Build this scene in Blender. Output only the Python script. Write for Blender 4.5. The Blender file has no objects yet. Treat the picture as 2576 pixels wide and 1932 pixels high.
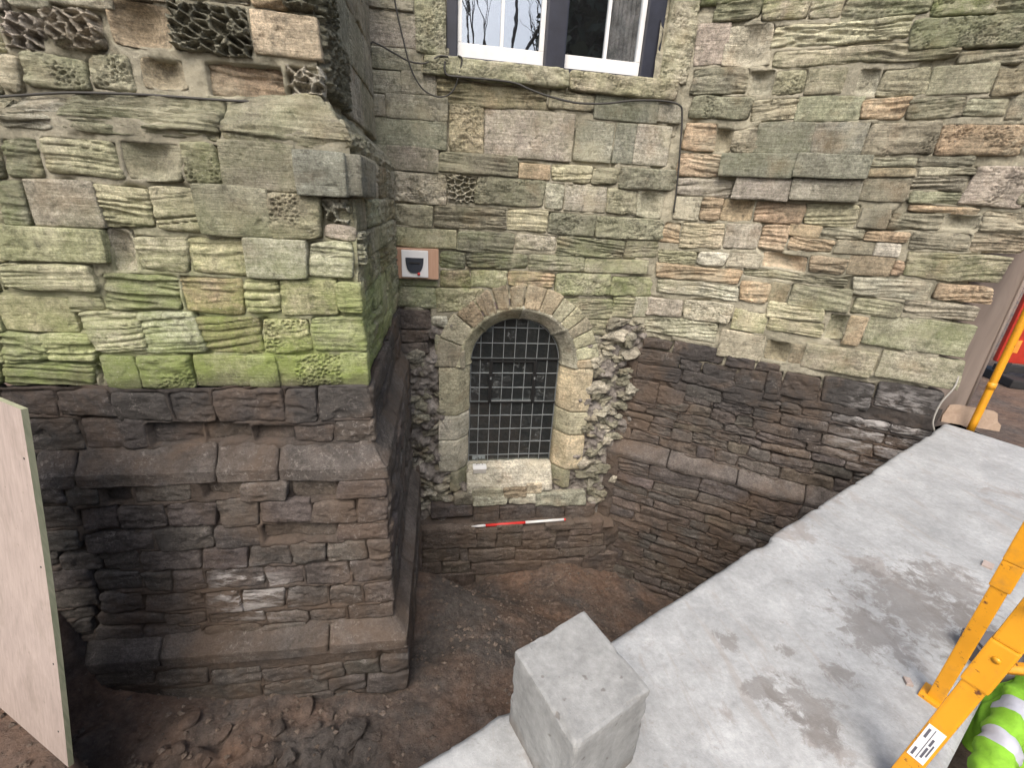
import bpy, bmesh, math, random
import numpy as np
from mathutils import Vector, Matrix

# ------------------------------------------------------------------ camera, sky, sun, exposure
SC = bpy.context.scene
COL = SC.collection
F_PX, PX_W, PX_H = 1148.0, 2576.0, 1932.0
PITCH, ROLL, YAW = math.radians(21.5), math.radians(3.54), math.radians(9.45)
CAMZ = 1.4


def cam_matrix():
    f = np.array([0, math.cos(PITCH), -math.sin(PITCH)])
    u = np.array([0, math.sin(PITCH), math.cos(PITCH)])
    r = np.array([1.0, 0, 0])
    r2 = math.cos(ROLL) * r + math.sin(ROLL) * u
    u2 = -math.sin(ROLL) * r + math.cos(ROLL) * u
    M = np.stack([r2, u2, -f], 1)
    c, s = math.cos(YAW), math.sin(YAW)
    return np.array([[c, s, 0], [-s, c, 0], [0, 0, 1]]) @ M


RC = cam_matrix()
CC = np.array([0, 0, CAMZ])
cam_d = bpy.data.cameras.new("camera")
cam = bpy.data.objects.new("camera", cam_d)
COL.objects.link(cam)
cam_d.sensor_fit = 'HORIZONTAL'
cam_d.sensor_width = 36.0
cam_d.lens = 36.0 * F_PX / PX_W
cam_d.clip_start = 0.02
cam_d.clip_end = 500
m4 = Matrix([[*RC[0], 0], [*RC[1], 0], [*RC[2], CAMZ], [0, 0, 0, 1]])
cam.matrix_world = m4
SC.camera = cam

SUN_EL, SUN_AZ = 52.0, 200.0       # degrees; azimuth clockwise from +Y
world = bpy.data.worlds.new("World")
SC.world = world
world.use_nodes = True
wn = world.node_tree
bg = wn.nodes["Background"]
sky = wn.nodes.new("ShaderNodeTexSky")
sky.sky_type = 'NISHITA'
sky.sun_disc = False
sky.sun_elevation = math.radians(SUN_EL)
sky.sun_rotation = math.radians(SUN_AZ)
sky.air_density = 1.0
sky.dust_density = 6.0
sky.ozone_density = 0.6
wn.links.new(sky.outputs[0], bg.inputs[0])
bg.inputs[1].default_value = 0.15
sun_d = bpy.data.lights.new("sun", 'SUN')
sun_d.energy = 1.25
sun_d.angle = math.radians(45)
sun_d.color = (1.0, 0.99, 0.98)
sun = bpy.data.objects.new("sun", sun_d)
COL.objects.link(sun)
el, az = math.radians(SUN_EL), math.radians(SUN_AZ)
sdir = Vector((math.sin(az) * math.cos(el), math.cos(az) * math.cos(el), math.sin(el)))
sun.rotation_euler = sdir.to_track_quat('Z', 'Y').to_euler()
sun.location = sdir * 20
vs = SC.view_settings
vs.view_transform = 'Standard'
vs.look = 'None'
vs.exposure = 0.88
vs.gamma = 1
vs.use_curve_mapping = False
SC.cycles.max_bounces = 8
SC.cycles.diffuse_bounces = 5

random.seed(7)
RNG = np.random.default_rng(7)

# ------------------------------------------------------------------ pixel -> place
def ray(x, y):
    return RC @ np.array([(x - 1288.0) / F_PX, -(y - 966.0) / F_PX, -1.0])


def at_z(x, y, z):
    d = ray(x, y)
    return CC + d * (z - CAMZ) / d[2]


def at_y(x, y, Y):
    d = ray(x, y)
    return CC + d * Y / d[1]


class Plane:
    def __init__(s, O, U, warp=0.0):
        s.warp = warp
        s.O = np.array([O[0], O[1], 0.0])
        s.U = np.array([U[0], U[1], 0.0])
        s.N = np.array([U[1], -U[0], 0.0])
        s.rects = []

    def hit(s, x, y, off=0.0):
        d = ray(x, y)
        t = ((s.O + s.N * off - CC) @ s.N) / (d @ s.N)
        p = CC + d * t
        return (p - s.O) @ s.U, p[2]

    def map(s, u, z, d):
        if s.warp:
            du = (fbm(np.asarray(u) * 2.6 + 7, np.asarray(z) * 3.4 + 3, 77, 3) - 0.5) * 2 * s.warp
            z = z + (fbm(np.asarray(u) * 2.2 + 1, np.asarray(z) * 3.0 + 9, 78, 3) - 0.5) * 2 * s.warp
            u = u + du
        return s.O + np.multiply.outer(u, s.U) + np.multiply.outer(d, s.N) + np.multiply.outer(z, np.array([0, 0, 1.0]))


# ------------------------------------------------------------------ noise
def _h(ix, iy, sd):
    n = (ix.astype(np.int64) * 374761393 + iy.astype(np.int64) * 668265263 + int(sd) * 974711) & 0xFFFFFFFF
    n = ((n ^ (n >> 13)) * 1274126177) & 0xFFFFFFFF
    n = n ^ (n >> 16)
    return (n & 0xFFFFFF) / float(0xFFFFFF)


def vn(x, y, sd=0):
    x = np.asarray(x, float)
    y = np.asarray(y, float)
    ix, iy = np.floor(x), np.floor(y)
    fx, fy = x - ix, y - iy
    fx = fx * fx * (3 - 2 * fx)
    fy = fy * fy * (3 - 2 * fy)
    a, b = _h(ix, iy, sd), _h(ix + 1, iy, sd)
    c, d = _h(ix, iy + 1, sd), _h(ix + 1, iy + 1, sd)
    return (a * (1 - fx) + b * fx) * (1 - fy) + (c * (1 - fx) + d * fx) * fy


def fbm(x, y, sd=0, o=4):
    r, a, t = 0, 1.0, 0
    for i in range(o):
        r = r + a * vn(np.asarray(x) * 2 ** i, np.asarray(y) * 2 ** i, sd + i * 17)
        t += a
        a *= 0.5
    return r / t


def worley(x, y, sd=0):
    ix, iy = np.floor(x), np.floor(y)
    f1 = np.full(np.shape(x), 9.0)
    f2 = np.full(np.shape(x), 9.0)
    for dx in (-1, 0, 1):
        for dy in (-1, 0, 1):
            px = ix + dx + _h(ix + dx, iy + dy, sd)
            py = iy + dy + _h(ix + dx, iy + dy, sd + 5)
            d = np.hypot(px - x, py - y)
            f2 = np.where(d < f1, f1, np.minimum(f2, d))
            f1 = np.minimum(f1, d)
    return f1, f2


def sst(a, b, x):
    t = np.clip((x - a) / (b - a), 0, 1)
    return t * t * (3 - 2 * t)


# ------------------------------------------------------------------ object helpers
def tag(o, label=None, cat=None, group=None, kind=None):
    if label: o["label"] = label
    if cat: o["category"] = cat
    if group: o["group"] = group
    if kind: o["kind"] = kind
    return o


def link(name, me, mat=None, parent=None):
    o = bpy.data.objects.new(name, me)
    COL.objects.link(o)
    if mat: me.materials.append(mat)
    if parent: o.parent = parent
    return o


def empty(name, label, cat, group=None, loc=(0, 0, 0)):
    o = bpy.data.objects.new(name, None)
    COL.objects.link(o)
    o.location = loc
    o.empty_display_size = 0.1
    return tag(o, label, cat, group)


def mesh_np(V, Q, smooth=True):
    me = bpy.data.meshes.new("m")
    V = np.ascontiguousarray(V, dtype=np.float32)
    Q = np.ascontiguousarray(Q, dtype=np.int32)
    k = Q.shape[1]
    me.vertices.add(len(V))
    me.vertices.foreach_set("co", V.ravel())
    me.loops.add(Q.size)
    me.loops.foreach_set("vertex_index", Q.ravel())
    me.polygons.add(len(Q))
    me.polygons.foreach_set("loop_start", np.arange(0, Q.size, k, dtype=np.int32))
    if smooth:
        me.polygons.foreach_set("use_smooth", np.ones(len(Q), bool))
    me.update(calc_edges=True)
    return me


def mesh_py(V, Fc, smooth=False):
    me = bpy.data.meshes.new("m")
    me.from_pydata([tuple(v) for v in V], [], [tuple(f) for f in Fc])
    if smooth:
        me.polygons.foreach_set("use_smooth", np.ones(len(me.polygons), bool))
    me.update()
    return me


def bm_mesh(bm, smooth=False):
    me = bpy.data.meshes.new("m")
    bmesh.ops.recalc_face_normals(bm, faces=bm.faces[:])
    bm.to_mesh(me)
    bm.free()
    if smooth:
        me.polygons.foreach_set("use_smooth", np.ones(len(me.polygons), bool))
    return me


def bm_box(bm, x0, x1, y0, y1, z0, z1, bev=0.0, M=None):
    r = bmesh.ops.create_cube(bm, size=1.0)
    vs_ = r['verts']
    for v in vs_:
        v.co = Vector(((x0 + x1) / 2 + v.co.x * (x1 - x0), (y0 + y1) / 2 + v.co.y * (y1 - y0), (z0 + z1) / 2 + v.co.z * (z1 - z0)))
    if bev > 0:
        es = list({e for v in vs_ for e in v.link_edges})
        rr = bmesh.ops.bevel(bm, geom=es, offset=bev, segments=2, affect='EDGES', profile=0.7)
        vs_ = list({v for f in rr['faces'] for v in f.verts} | {v for v in vs_ if v.is_valid})
    if M is not None:
        for v in vs_:
            if v.is_valid: v.co = M @ v.co
    return vs_


def box(name, b, mat, parent=None, bev=0.003, M=None):
    bm = bmesh.new()
    bm_box(bm, *b, bev=bev, M=M)
    return link(name, bm_mesh(bm), mat, parent)


def tube_mesh(pts, r, seg=8, caps=True):
    P = np.array(pts, float)
    n = len(P)
    R_ = np.full(n, r) if np.isscalar(r) else np.array(r)
    T = np.gradient(P, axis=0)
    T /= np.linalg.norm(T, axis=1)[:, None] + 1e-9
    a = np.cross(T, [0.12, 0.31, 0.94])
    a /= np.linalg.norm(a, axis=1)[:, None] + 1e-9
    b = np.cross(T, a)
    th = np.linspace(0, 2 * np.pi, seg, endpoint=False)
    V = P[:, None, :] + R_[:, None, None] * (np.cos(th)[None, :, None] * a[:, None, :] + np.sin(th)[None, :, None] * b[:, None, :])
    V = V.reshape(-1, 3)
    Fc = []
    for i in range(n - 1):
        for j in range(seg):
            k = (j + 1) % seg
            Fc.append((i * seg + j, i * seg + k, (i + 1) * seg + k, (i + 1) * seg + j))
    if caps:
        Fc.append(tuple(range(seg))[::-1])
        Fc.append(tuple((n - 1) * seg + j for j in range(seg)))
    return V, Fc


def tube(name, pts, r, mat, parent=None, seg=8):
    V, Fc = tube_mesh(pts, r, seg)
    return link(name, mesh_py(V, Fc, True), mat, parent)


def smooth_pts(P, n=8):
    P = np.array(P, float)
    Q = np.vstack([2 * P[0] - P[1], P, 2 * P[-1] - P[-2]])
    out = []
    for i in range(1, len(Q) - 2):
        for t in np.linspace(0, 1, n, endpoint=False):
            a, b, c, d = Q[i - 1], Q[i], Q[i + 1], Q[i + 2]
            out.append(0.5 * ((2 * b) + (-a + c) * t + (2 * a - 5 * b + 4 * c - d) * t * t + (-a + 3 * b - 3 * c + d) * t ** 3))
    out.append(P[-1])
    return np.array(out)


# ------------------------------------------------------------------ materials
class NT:
    def __init__(s, name):
        s.m = bpy.data.materials.new(name)
        s.m.use_nodes = True
        s.t = s.m.node_tree
        s.b = s.t.nodes["Principled BSDF"]

    def n(s, ty, **kw):
        x = s.t.nodes.new(ty)
        for k, v in kw.items():
            if k.startswith("i_"):
                x.inputs[k[2:].replace("_", " ")].default_value = v
            else:
                setattr(x, k, v)
        return x

    def l(s, a, b): s.t.links.new(a, b)

    def pos(s, scale=(1, 1, 1), obj=False):
        if obj:
            g = s.n("ShaderNodeTexCoord").outputs["Object"]
        else:
            g = s.n("ShaderNodeNewGeometry").outputs["Position"]
        mp = s.n("ShaderNodeMapping")
        mp.inputs["Scale"].default_value = scale
        s.l(g, mp.inputs["Vector"])
        return mp.outputs[0]

    def noise(s, vec, scale, detail=5, rough=0.55, dist=0.0):
        x = s.n("ShaderNodeTexNoise")
        x.inputs["Scale"].default_value = scale
        x.inputs["Detail"].default_value = detail
        x.inputs["Roughness"].default_value = rough
        x.inputs["Distortion"].default_value = dist
        s.l(vec, x.inputs["Vector"])
        return x.outputs[0]

    def vor(s, vec, scale, feat='F1'):
        x = s.n("ShaderNodeTexVoronoi")
        x.feature = feat
        x.inputs["Scale"].default_value = scale
        s.l(vec, x.inputs["Vector"])
        return x.outputs["Distance"]

    def rng(s, v, a, b, c=0.0, d=1.0):
        x = s.n("ShaderNodeMapRange")
        x.inputs[1].default_value = a
        x.inputs[2].default_value = b
        x.inputs[3].default_value = c
        x.inputs[4].default_value = d
        s.l(v, x.inputs[0])
        return x.outputs[0]

    def math(s, op, a, b):
        x = s.n("ShaderNodeMath", operation=op)
        for i, v in enumerate((a, b)):
            if isinstance(v, (int, float)): x.inputs[i].default_value = v
            else: s.l(v, x.inputs[i])
        return x.outputs[0]

    def mix(s, fac, a, b, mode='MIX'):
        x = s.n("ShaderNodeMix", data_type='RGBA', blend_type=mode)
        for sock, v in ((x.inputs[0], fac), (x.inputs[6], a), (x.inputs[7], b)):
            if isinstance(v, (int, float)): sock.default_value = v
            elif isinstance(v, tuple): sock.default_value = (*v, 1) if len(v) == 3 else v
            else: s.l(v, sock)
        return x.outputs[2]

    def scale(s, col, f):
        x = s.n("ShaderNodeVectorMath", operation='SCALE')
        s.l(col, x.inputs[0])
        if isinstance(f, (int, float)): x.inputs["Scale"].default_value = f
        else: s.l(f, x.inputs["Scale"])
        return x.outputs[0]

    def bump(s, h, strength=0.4, dist=0.01, prev=None):
        x = s.n("ShaderNodeBump")
        x.inputs["Strength"].default_value = strength
        x.inputs["Distance"].default_value = dist
        s.l(h, x.inputs["Height"])
        if prev: s.l(prev, x.inputs["Normal"])
        return x.outputs[0]

    def done(s, col=None, rough=0.9, nrm=None, metal=0.0, spec=0.3):
        if col is not None:
            if isinstance(col, tuple): s.b.inputs["Base Color"].default_value = (*col, 1)
            else: s.l(col, s.b.inputs["Base Color"])
        if isinstance(rough, (int, float)): s.b.inputs["Roughness"].default_value = rough
        else: s.l(rough, s.b.inputs["Roughness"])
        s.b.inputs["Metallic"].default_value = metal
        s.b.inputs["Specular IOR Level"].default_value = spec
        if nrm: s.l(nrm, s.b.inputs["Normal"])
        return s.m


def grime(t, p, c, k=1.0):
    """weathering that runs across stones and joints alike"""
    g1 = t.noise(p, 1.5, 5, 0.6, 0.3)
    c = t.mix(t.math('MULTIPLY', t.rng(g1, 0.44, 0.60), 0.42 * k), c, (0.185, 0.180, 0.130))
    g2 = t.noise(p, 2.7, 6, 0.65, 0.4)
    c = t.mix(t.math('MULTIPLY', t.rng(g2, 0.52, 0.64), 0.45 * k), c, (0.52, 0.485, 0.365))
    sp = t.n("ShaderNodeSeparateXYZ")
    t.l(p, sp.inputs[0])
    a = t.math('MULTIPLY', t.rng(sp.outputs[2], 1.40, 0.50), t.rng(sp.outputs[2], 0.50, 0.56))
    a = t.math('MULTIPLY', a, t.rng(sp.outputs[0], -2.0, -0.7, 0.40, 1.0))
    a = t.math('MULTIPLY', a, t.math('MULTIPLY', t.rng(sp.outputs[0], -0.30, -0.345), t.rng(sp.outputs[1], 3.9, 2.6, 0.25, 1.0)))
    an = t.noise(p, 5.0, 7, 0.68, 0.5)
    a = t.math('MULTIPLY', a, t.rng(an, 0.30, 0.60))
    c = t.mix(t.math('MINIMUM', t.math('MULTIPLY', a, 1.05), 0.85), c, (0.250, 0.320, 0.085))
    # earth smeared up over the old ground line
    sn2 = t.noise(p, 6.5, 7, 0.7, 0.4)
    lv = t.math('ADD', sp.outputs[2], t.math('MULTIPLY', t.math('SUBTRACT', sn2, 0.5), 0.28))
    e1 = t.math('MULTIPLY', t.rng(sp.outputs[0], -0.2, -0.34), t.rng(lv, 0.60, 0.53))
    e2 = t.math('MULTIPLY', t.rng(sp.outputs[0], 1.85, 1.95), t.rng(lv, 0.24, 0.14))
    c = t.mix(t.math('MULTIPLY', t.math('ADD', e1, e2), 0.75), c, (0.085, 0.073, 0.060))
    return c


def mat_sandstone():
    t = NT("sandstone")
    oi = t.n("ShaderNodeObjectInfo")
    p = t.pos()
    n1 = t.noise(p, 9, 8, 0.65)
    n2 = t.noise(p, 45, 6, 0.7)
    n7 = t.noise(p, 150, 4, 0.7)
    band = t.noise(t.pos((3, 3, 70)), 1.0, 6, 0.65, 0.4)
    c = t.mix(0.28, oi.outputs["Color"], (0.238, 0.226, 0.158))
    c = t.scale(c, t.rng(n1, 0.3, 0.72, 0.95, 2.10))
    c = t.scale(c, t.rng(band, 0.3, 0.72, 0.66, 1.30))
    c = t.scale(c, t.rng(n2, 0.28, 0.72, 0.48, 1.52))
    c = t.scale(c, t.rng(n7, 0.3, 0.7, 0.62, 1.38))
    n3 = t.noise(p, 4.3, 4, 0.5)
    c = t.mix(t.math('MULTIPLY', t.rng(n3, 0.56, 0.7), 0.30), c, (0.33, 0.225, 0.130))
    c = grime(t, p, c)
    # dark weather crust
    n4 = t.noise(p, 13, 7, 0.72, 0.6)
    c = t.mix(t.math('MULTIPLY', t.rng(n4, 0.55, 0.66), 0.6), c, (0.062, 0.058, 0.046))
    # algae, amount from the stone's own alpha
    n5 = t.noise(p, 3.6, 7, 0.68)
    g = t.math('MULTIPLY', t.rng(n5, 0.36, 0.64), oi.outputs["Alpha"])
    c = t.mix(g, c, (0.215, 0.295, 0.070))
    # lichen flecks
    n6 = t.noise(p, 95, 3, 0.6)
    c = t.mix(t.math('MULTIPLY', t.rng(n6, 0.64, 0.72), 0.5), c, (0.55, 0.54, 0.44))
    h = t.bump(t.noise(p, 48, 9, 0.78), 1.0, 0.020)
    h = t.bump(t.noise(t.pos((8, 8, 150)), 1.0, 5, 0.65), 0.7, 0.012, h)
    return t.done(c, 0.92, h, spec=0.2)


def soot(t, p, c):
    """blackened band left just under the old ground line"""
    sp = t.n("ShaderNodeSeparateXYZ")
    t.l(p, sp.inputs[0])
    n = t.noise(p, 3.2, 7, 0.68, 0.5)
    lv = t.math('ADD', sp.outputs[2], t.math('MULTIPLY', t.math('SUBTRACT', n, 0.5), 0.5))
    rgt = t.math('MULTIPLY', t.rng(sp.outputs[0], 1.7, 2.0), t.rng(lv, -0.42, -0.12))
    lft = t.math('MULTIPLY', t.rng(sp.outputs[0], -0.2, -0.4), t.rng(lv, 0.05, 0.40))
    return t.mix(t.math('MULTIPLY', t.math('ADD', rgt, lft), 0.70), c, (0.044, 0.042, 0.041))


def mat_buried():
    t = NT("soil_stained_stone")
    oi = t.n("ShaderNodeObjectInfo")
    p = t.pos()
    n1 = t.noise(p, 7, 8, 0.66)
    n2 = t.noise(p, 50, 7, 0.75)
    n7 = t.noise(p, 150, 4, 0.7)
    c = t.mix(0.45, oi.outputs["Color"], (0.074, 0.065, 0.058))
    c = t.scale(c, t.rng(n1, 0.3, 0.72, 0.78, 1.95))
    c = t.scale(c, t.rng(n2, 0.28, 0.72, 0.58, 1.45))
    c = t.scale(c, t.rng(n7, 0.3, 0.7, 0.75, 1.3))
    c = soil_over(t, p, c)
    cn = t.noise(t.pos((7, 7, 26)), 1.0, 6, 0.7, 0.6)
    for cw, rad in P_CHALK:
        dn = t.n("ShaderNodeVectorMath", operation='DISTANCE')
        t.l(p, dn.inputs[0])
        dn.inputs[1].default_value = cw
        c = t.mix(t.math('MULTIPLY', t.rng(dn.outputs["Value"], rad, rad * .25), t.rng(cn, 0.46, 0.58, 0.0, 0.85)), c, (0.44, 0.425, 0.41))
    n4 = t.noise(p, 36, 6, 0.8, 0.7)
    n4b = t.noise(p, 3.0, 3, 0.5)
    fl = t.math('MULTIPLY', t.rng(n4, 0.54, 0.68), t.rng(n4b, 0.44, 0.60))
    c = t.mix(t.math('MULTIPLY', fl, 0.8), c, (0.30, 0.275, 0.25))
    h = t.bump(t.noise(p, 40, 10, 0.78), 1.0, 0.020)
    h = t.bump(t.noise(t.pos((6, 6, 80)), 1.0, 4, 0.6), 0.35, 0.01, h)
    return t.done(c, 0.92, h, spec=0.2)


def soil_over(t, p, c):
    c = soot(t, p, c)
    """clinging earth that crosses stones and joints alike"""
    n3 = t.noise(p, 1.9, 7, 0.66, 0.4)
    c = t.mix(t.math('MULTIPLY', t.rng(n3, 0.46, 0.62), 0.7), c, (0.118, 0.086, 0.063))
    n5 = t.noise(p, 2.4, 6, 0.6)
    return t.mix(t.math('MULTIPLY', t.rng(n5, 0.55, 0.66), 0.5), c, (0.055, 0.052, 0.051))


def mat_mortar(name, a, b, k=1.0, cover=None):
    t = NT(name)
    p = t.pos()
    n1 = t.noise(p, 8, 8, 0.65)
    c = t.mix(t.rng(n1, 0.32, 0.68), a, b)
    n2 = t.noise(p, 60, 7, 0.75)
    c = t.scale(c, t.rng(n2, 0.28, 0.72, 0.6, 1.32))
    if cover: c = cover(t, p, c)
    h = t.bump(t.noise(p, 60, 9, 0.78), 0.9 * k, 0.018)
    return t.done(c, 0.95, h, spec=0.15)


def mat_soil():
    t = NT("soil")
    p = t.pos()
    n1 = t.noise(p, 1.4, 7, 0.62)
    c = t.mix(t.rng(n1, 0.40, 0.60), (0.112, 0.100, 0.091), (0.190, 0.128, 0.094))
    n2 = t.noise(p, 22, 8, 0.78)
    c = t.scale(c, t.rng(n2, 0.28, 0.72, 0.5, 1.55))
    n3 = t.noise(p, 5, 6, 0.7)
    c = t.scale(c, t.rng(n3, 0.3, 0.7, 0.7, 1.3))
    n4 = t.noise(p, 60, 3, 0.6)
    c = t.mix(t.math('MULTIPLY', t.rng(n4, 0.66, 0.73), 0.7), c, (0.27, 0.235, 0.20))
    h = t.bump(t.noise(p, 26, 10, 0.8), 1.0, 0.045)
    return t.done(c, 0.95, h, spec=0.2)


def mat_concrete(name, base, stains=True):
    t = NT(name)
    p = t.pos()
    n1 = t.noise(p, 2.2, 7, 0.6)
    c = t.mix(t.rng(n1, 0.35, 0.65), tuple(x * 0.80 for x in base), tuple(x * 1.08 for x in base))
    n2 = t.noise(p, 50, 8, 0.75)
    c = t.scale(c, t.rng(n2, 0.3, 0.7, 0.82, 1.14))
    n9 = t.noise(p, 9, 7, 0.7, 0.5)
    c = t.scale(c, t.rng(n9, 0.35, 0.65, 0.84, 1.08))
    if stains:
        st = t.noise(p, 4.2, 8, 0.72, 0.8)
        gm = t.noise(p, 1.1, 3, 0.5)
        f = t.math('MULTIPLY', t.rng(st, 0.54, 0.60), t.rng(gm, 0.44, 0.56))
        c = t.mix(t.math('MULTIPLY', f, 0.6), c, (0.20, 0.18, 0.165))
        # trowel and boot drags across the slab
        mp = t.n("ShaderNodeMapping")
        mp.inputs["Rotation"].default_value = (0, 0, 0.35)
        mp.inputs["Scale"].default_value = (14, 2.2, 1)
        t.l(p, mp.inputs["Vector"])
        dr = t.noise(mp.outputs[0], 1.0, 6, 0.65, 0.5)
        c = t.mix(t.math('MULTIPLY', t.rng(dr, 0.57, 0.65), 0.45), c, (0.24, 0.22, 0.20))
        sp = t.noise(p, 24, 6, 0.75)
        c = t.mix(t.math('MULTIPLY', t.rng(sp, 0.60, 0.66), 0.5), c, (0.20, 0.185, 0.17))
        sp2 = t.noise(p, 70, 4, 0.7)
        c = t.mix(t.math('MULTIPLY', t.rng(sp2, 0.65, 0.70), 0.45), c, (0.17, 0.155, 0.14))
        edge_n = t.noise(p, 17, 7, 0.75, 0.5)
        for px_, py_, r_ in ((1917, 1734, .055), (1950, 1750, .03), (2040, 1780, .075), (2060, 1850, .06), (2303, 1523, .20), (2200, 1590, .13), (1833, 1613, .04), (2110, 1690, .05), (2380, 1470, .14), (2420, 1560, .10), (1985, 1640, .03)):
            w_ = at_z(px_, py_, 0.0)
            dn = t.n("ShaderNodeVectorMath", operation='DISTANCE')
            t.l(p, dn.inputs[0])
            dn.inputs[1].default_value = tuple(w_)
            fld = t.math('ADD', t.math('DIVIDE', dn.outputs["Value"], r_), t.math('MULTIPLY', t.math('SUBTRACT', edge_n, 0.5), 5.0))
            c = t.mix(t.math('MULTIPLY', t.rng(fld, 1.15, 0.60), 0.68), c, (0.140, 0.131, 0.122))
    if not stains:
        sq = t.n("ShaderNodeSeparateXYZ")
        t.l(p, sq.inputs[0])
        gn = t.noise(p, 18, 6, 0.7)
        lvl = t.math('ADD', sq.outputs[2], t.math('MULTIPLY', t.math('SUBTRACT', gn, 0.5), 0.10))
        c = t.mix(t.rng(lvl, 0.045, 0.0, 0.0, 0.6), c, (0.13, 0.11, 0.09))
        hol = t.noise(p, 34, 2, 0.4)
        c = t.mix(t.math('MULTIPLY', t.rng(hol, 0.70, 0.74), 0.7), c, (0.11, 0.10, 0.09))
        strk = t.noise(t.pos((26, 26, 5)), 1.0, 5, 0.6)
        c = t.scale(c, t.rng(strk, 0.35, 0.65, 0.88, 1.08))
    pit = t.noise(p, 85, 3, 0.5)
    c = t.mix(t.math('MULTIPLY', t.rng(pit, 0.34, 0.27), 0.10), c, (0.18, 0.165, 0.15))
    h = t.bump(t.rng(pit, 0.28, 0.38), 0.18, 0.006)
    h = t.bump(t.noise(p, 20, 8, 0.7), 0.3, 0.012, h)
    return t.done(c, 0.8, h, spec=0.3)


def mat_plain(name, col, rough=0.6, var=0.12, metal=0.0, spec=0.4, sc=12, bumpk=0.15):
    t = NT(name)
    p = t.pos()
    n = t.noise(p, sc, 6, 0.6)
    c = t.mix(t.rng(n, 0.35, 0.65), tuple(x * (1 - var) for x in col), tuple(min(1, x * (1 + var)) for x in col))
    h = t.bump(t.noise(p, sc * 6, 5, 0.6), bumpk, 0.004)
    return t.done(c, rough, h, metal, spec)


def mat_rusty(name, col):
    t = NT(name)
    p = t.pos()
    n = t.noise(p, 6, 5, 0.6)
    c = t.mix(t.rng(n, 0.35, 0.65), tuple(x * 0.86 for x in col), col)
    r = t.noise(p, 38, 6, 0.75)
    c = t.mix(t.rng(r, 0.60, 0.66), c, (0.12, 0.045, 0.018))
    dg = t.noise(p, 14, 7, 0.7)
    c = t.mix(t.math('MULTIPLY', t.rng(dg, 0.54, 0.68), 0.35), c, (0.22, 0.13, 0.05))
    h = t.bump(t.noise(p, 60, 5, 0.6), 0.15, 0.004)
    return t.done(c, 0.45, h, 0, 0.45)


def mat_wood(name, a, b, sc=(30, 30, 2.5), muddy=False):
    t = NT(name)
    g = t.noise(t.pos(sc), 1.0, 6, 0.6, 1.0)
    c = t.mix(t.rng(g, 0.32, 0.68), a, b)
    if muddy:
        p = t.pos()
        fg = t.noise(t.pos((60, 60, 4)), 1.0, 5, 0.65, 0.6)
        c = t.scale(c, t.rng(fg, 0.3, 0.7, 0.82, 1.12))
        sm = t.noise(p, 3.5, 6, 0.65, 0.5)
        c = t.mix(t.math('MULTIPLY', t.rng(sm, 0.53, 0.66), 0.42), c, (0.20, 0.165, 0.135))
        spl = t.noise(p, 42, 4, 0.65)
        c = t.mix(t.math('MULTIPLY', t.rng(spl, 0.65, 0.71), 0.5), c, (0.13, 0.10, 0.08))
    h = t.bump(g, 0.15, 0.004)
    return t.done(c, 0.75, h, 0, 0.3)


def mat_glass(name, base, gloss, tint=(1, 1, 1), rough=0.01, transp=0.0):
    t = NT(name)
    out = t.t.nodes["Material Output"]
    t.b.inputs["Base Color"].default_value = (*base, 1)
    t.b.inputs["Roughness"].default_value = 0.25
    if transp == 0:      # old glass: broken grey reflections painted into the base colour, different per pane
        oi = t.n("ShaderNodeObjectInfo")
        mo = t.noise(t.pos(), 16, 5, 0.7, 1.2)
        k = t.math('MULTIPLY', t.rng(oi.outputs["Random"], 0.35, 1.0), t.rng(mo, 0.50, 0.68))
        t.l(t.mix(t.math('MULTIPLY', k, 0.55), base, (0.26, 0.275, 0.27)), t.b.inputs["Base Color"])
    gl = t.n("ShaderNodeBsdfGlossy")
    gl.inputs["Roughness"].default_value = rough
    gl.inputs["Color"].default_value = (*tint, 1)
    p = t.pos()
    h = t.bump(t.noise(p, 5, 2, 0.5), 0.025, 0.02)
    t.l(h, gl.inputs["Normal"])
    mx = t.n("ShaderNodeMixShader")
    mx.inputs[0].default_value = gloss
    src = t.b.outputs[0]
    if transp > 0:
        tr = t.n("ShaderNodeBsdfTransparent")
        m2 = t.n("ShaderNodeMixShader")
        m2.inputs[0].default_value = transp
        t.l(src, m2.inputs[1])
        t.l(tr.outputs[0], m2.inputs[2])
        src = m2.outputs[0]
    t.l(src, mx.inputs[1])
    t.l(gl.outputs[0], mx.inputs[2])
    t.l(mx.outputs[0], out.inputs["Surface"])
    return t.m


_d = ray(2235, 1085)
_n = np.array([math.sin(math.radians(34.3)), math.cos(math.radians(34.3)), 0])
P_CHALK = [(tuple(CC + _d * ((np.array([1.9, 4.0, 0]) @ _n) / (_d @ _n))), 0.5), (tuple(at_y(640, 1495, 2.07)), 0.26), (tuple(at_y(600, 1470, 2.07)), 0.15)]
M = {}
M['stone'] = mat_sandstone()
M['buried'] = mat_buried()
M['mortar'] = mat_mortar("lime_mortar", (0.255, 0.240, 0.180), (0.40, 0.378, 0.295), 1.0, grime)
M['mortar_low'] = mat_mortar("earthy_mortar", (0.066, 0.056, 0.049), (0.112, 0.092, 0.077), 1.0, soil_over)
M['rubble'] = mat_mortar("rubble_mortar", (0.11, 0.098, 0.086), (0.34, 0.312, 0.278), 1.3)
M['soil'] = mat_soil()
M['slab'] = mat_concrete("slab_concrete", (0.325, 0.336, 0.336))
M['post'] = mat_concrete("post_concrete", (0.245, 0.250, 0.243), False)
M['white'] = mat_plain("white_paint", (0.62, 0.63, 0.625), 0.45, 0.05)
M['plastic'] = mat_plain("white_plastic", (0.70, 0.71, 0.71), 0.35, 0.03, bumpk=0.03)
M['navy'] = mat_plain("navy_paint", (0.014, 0.016, 0.026), 0.4, 0.2)
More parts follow.
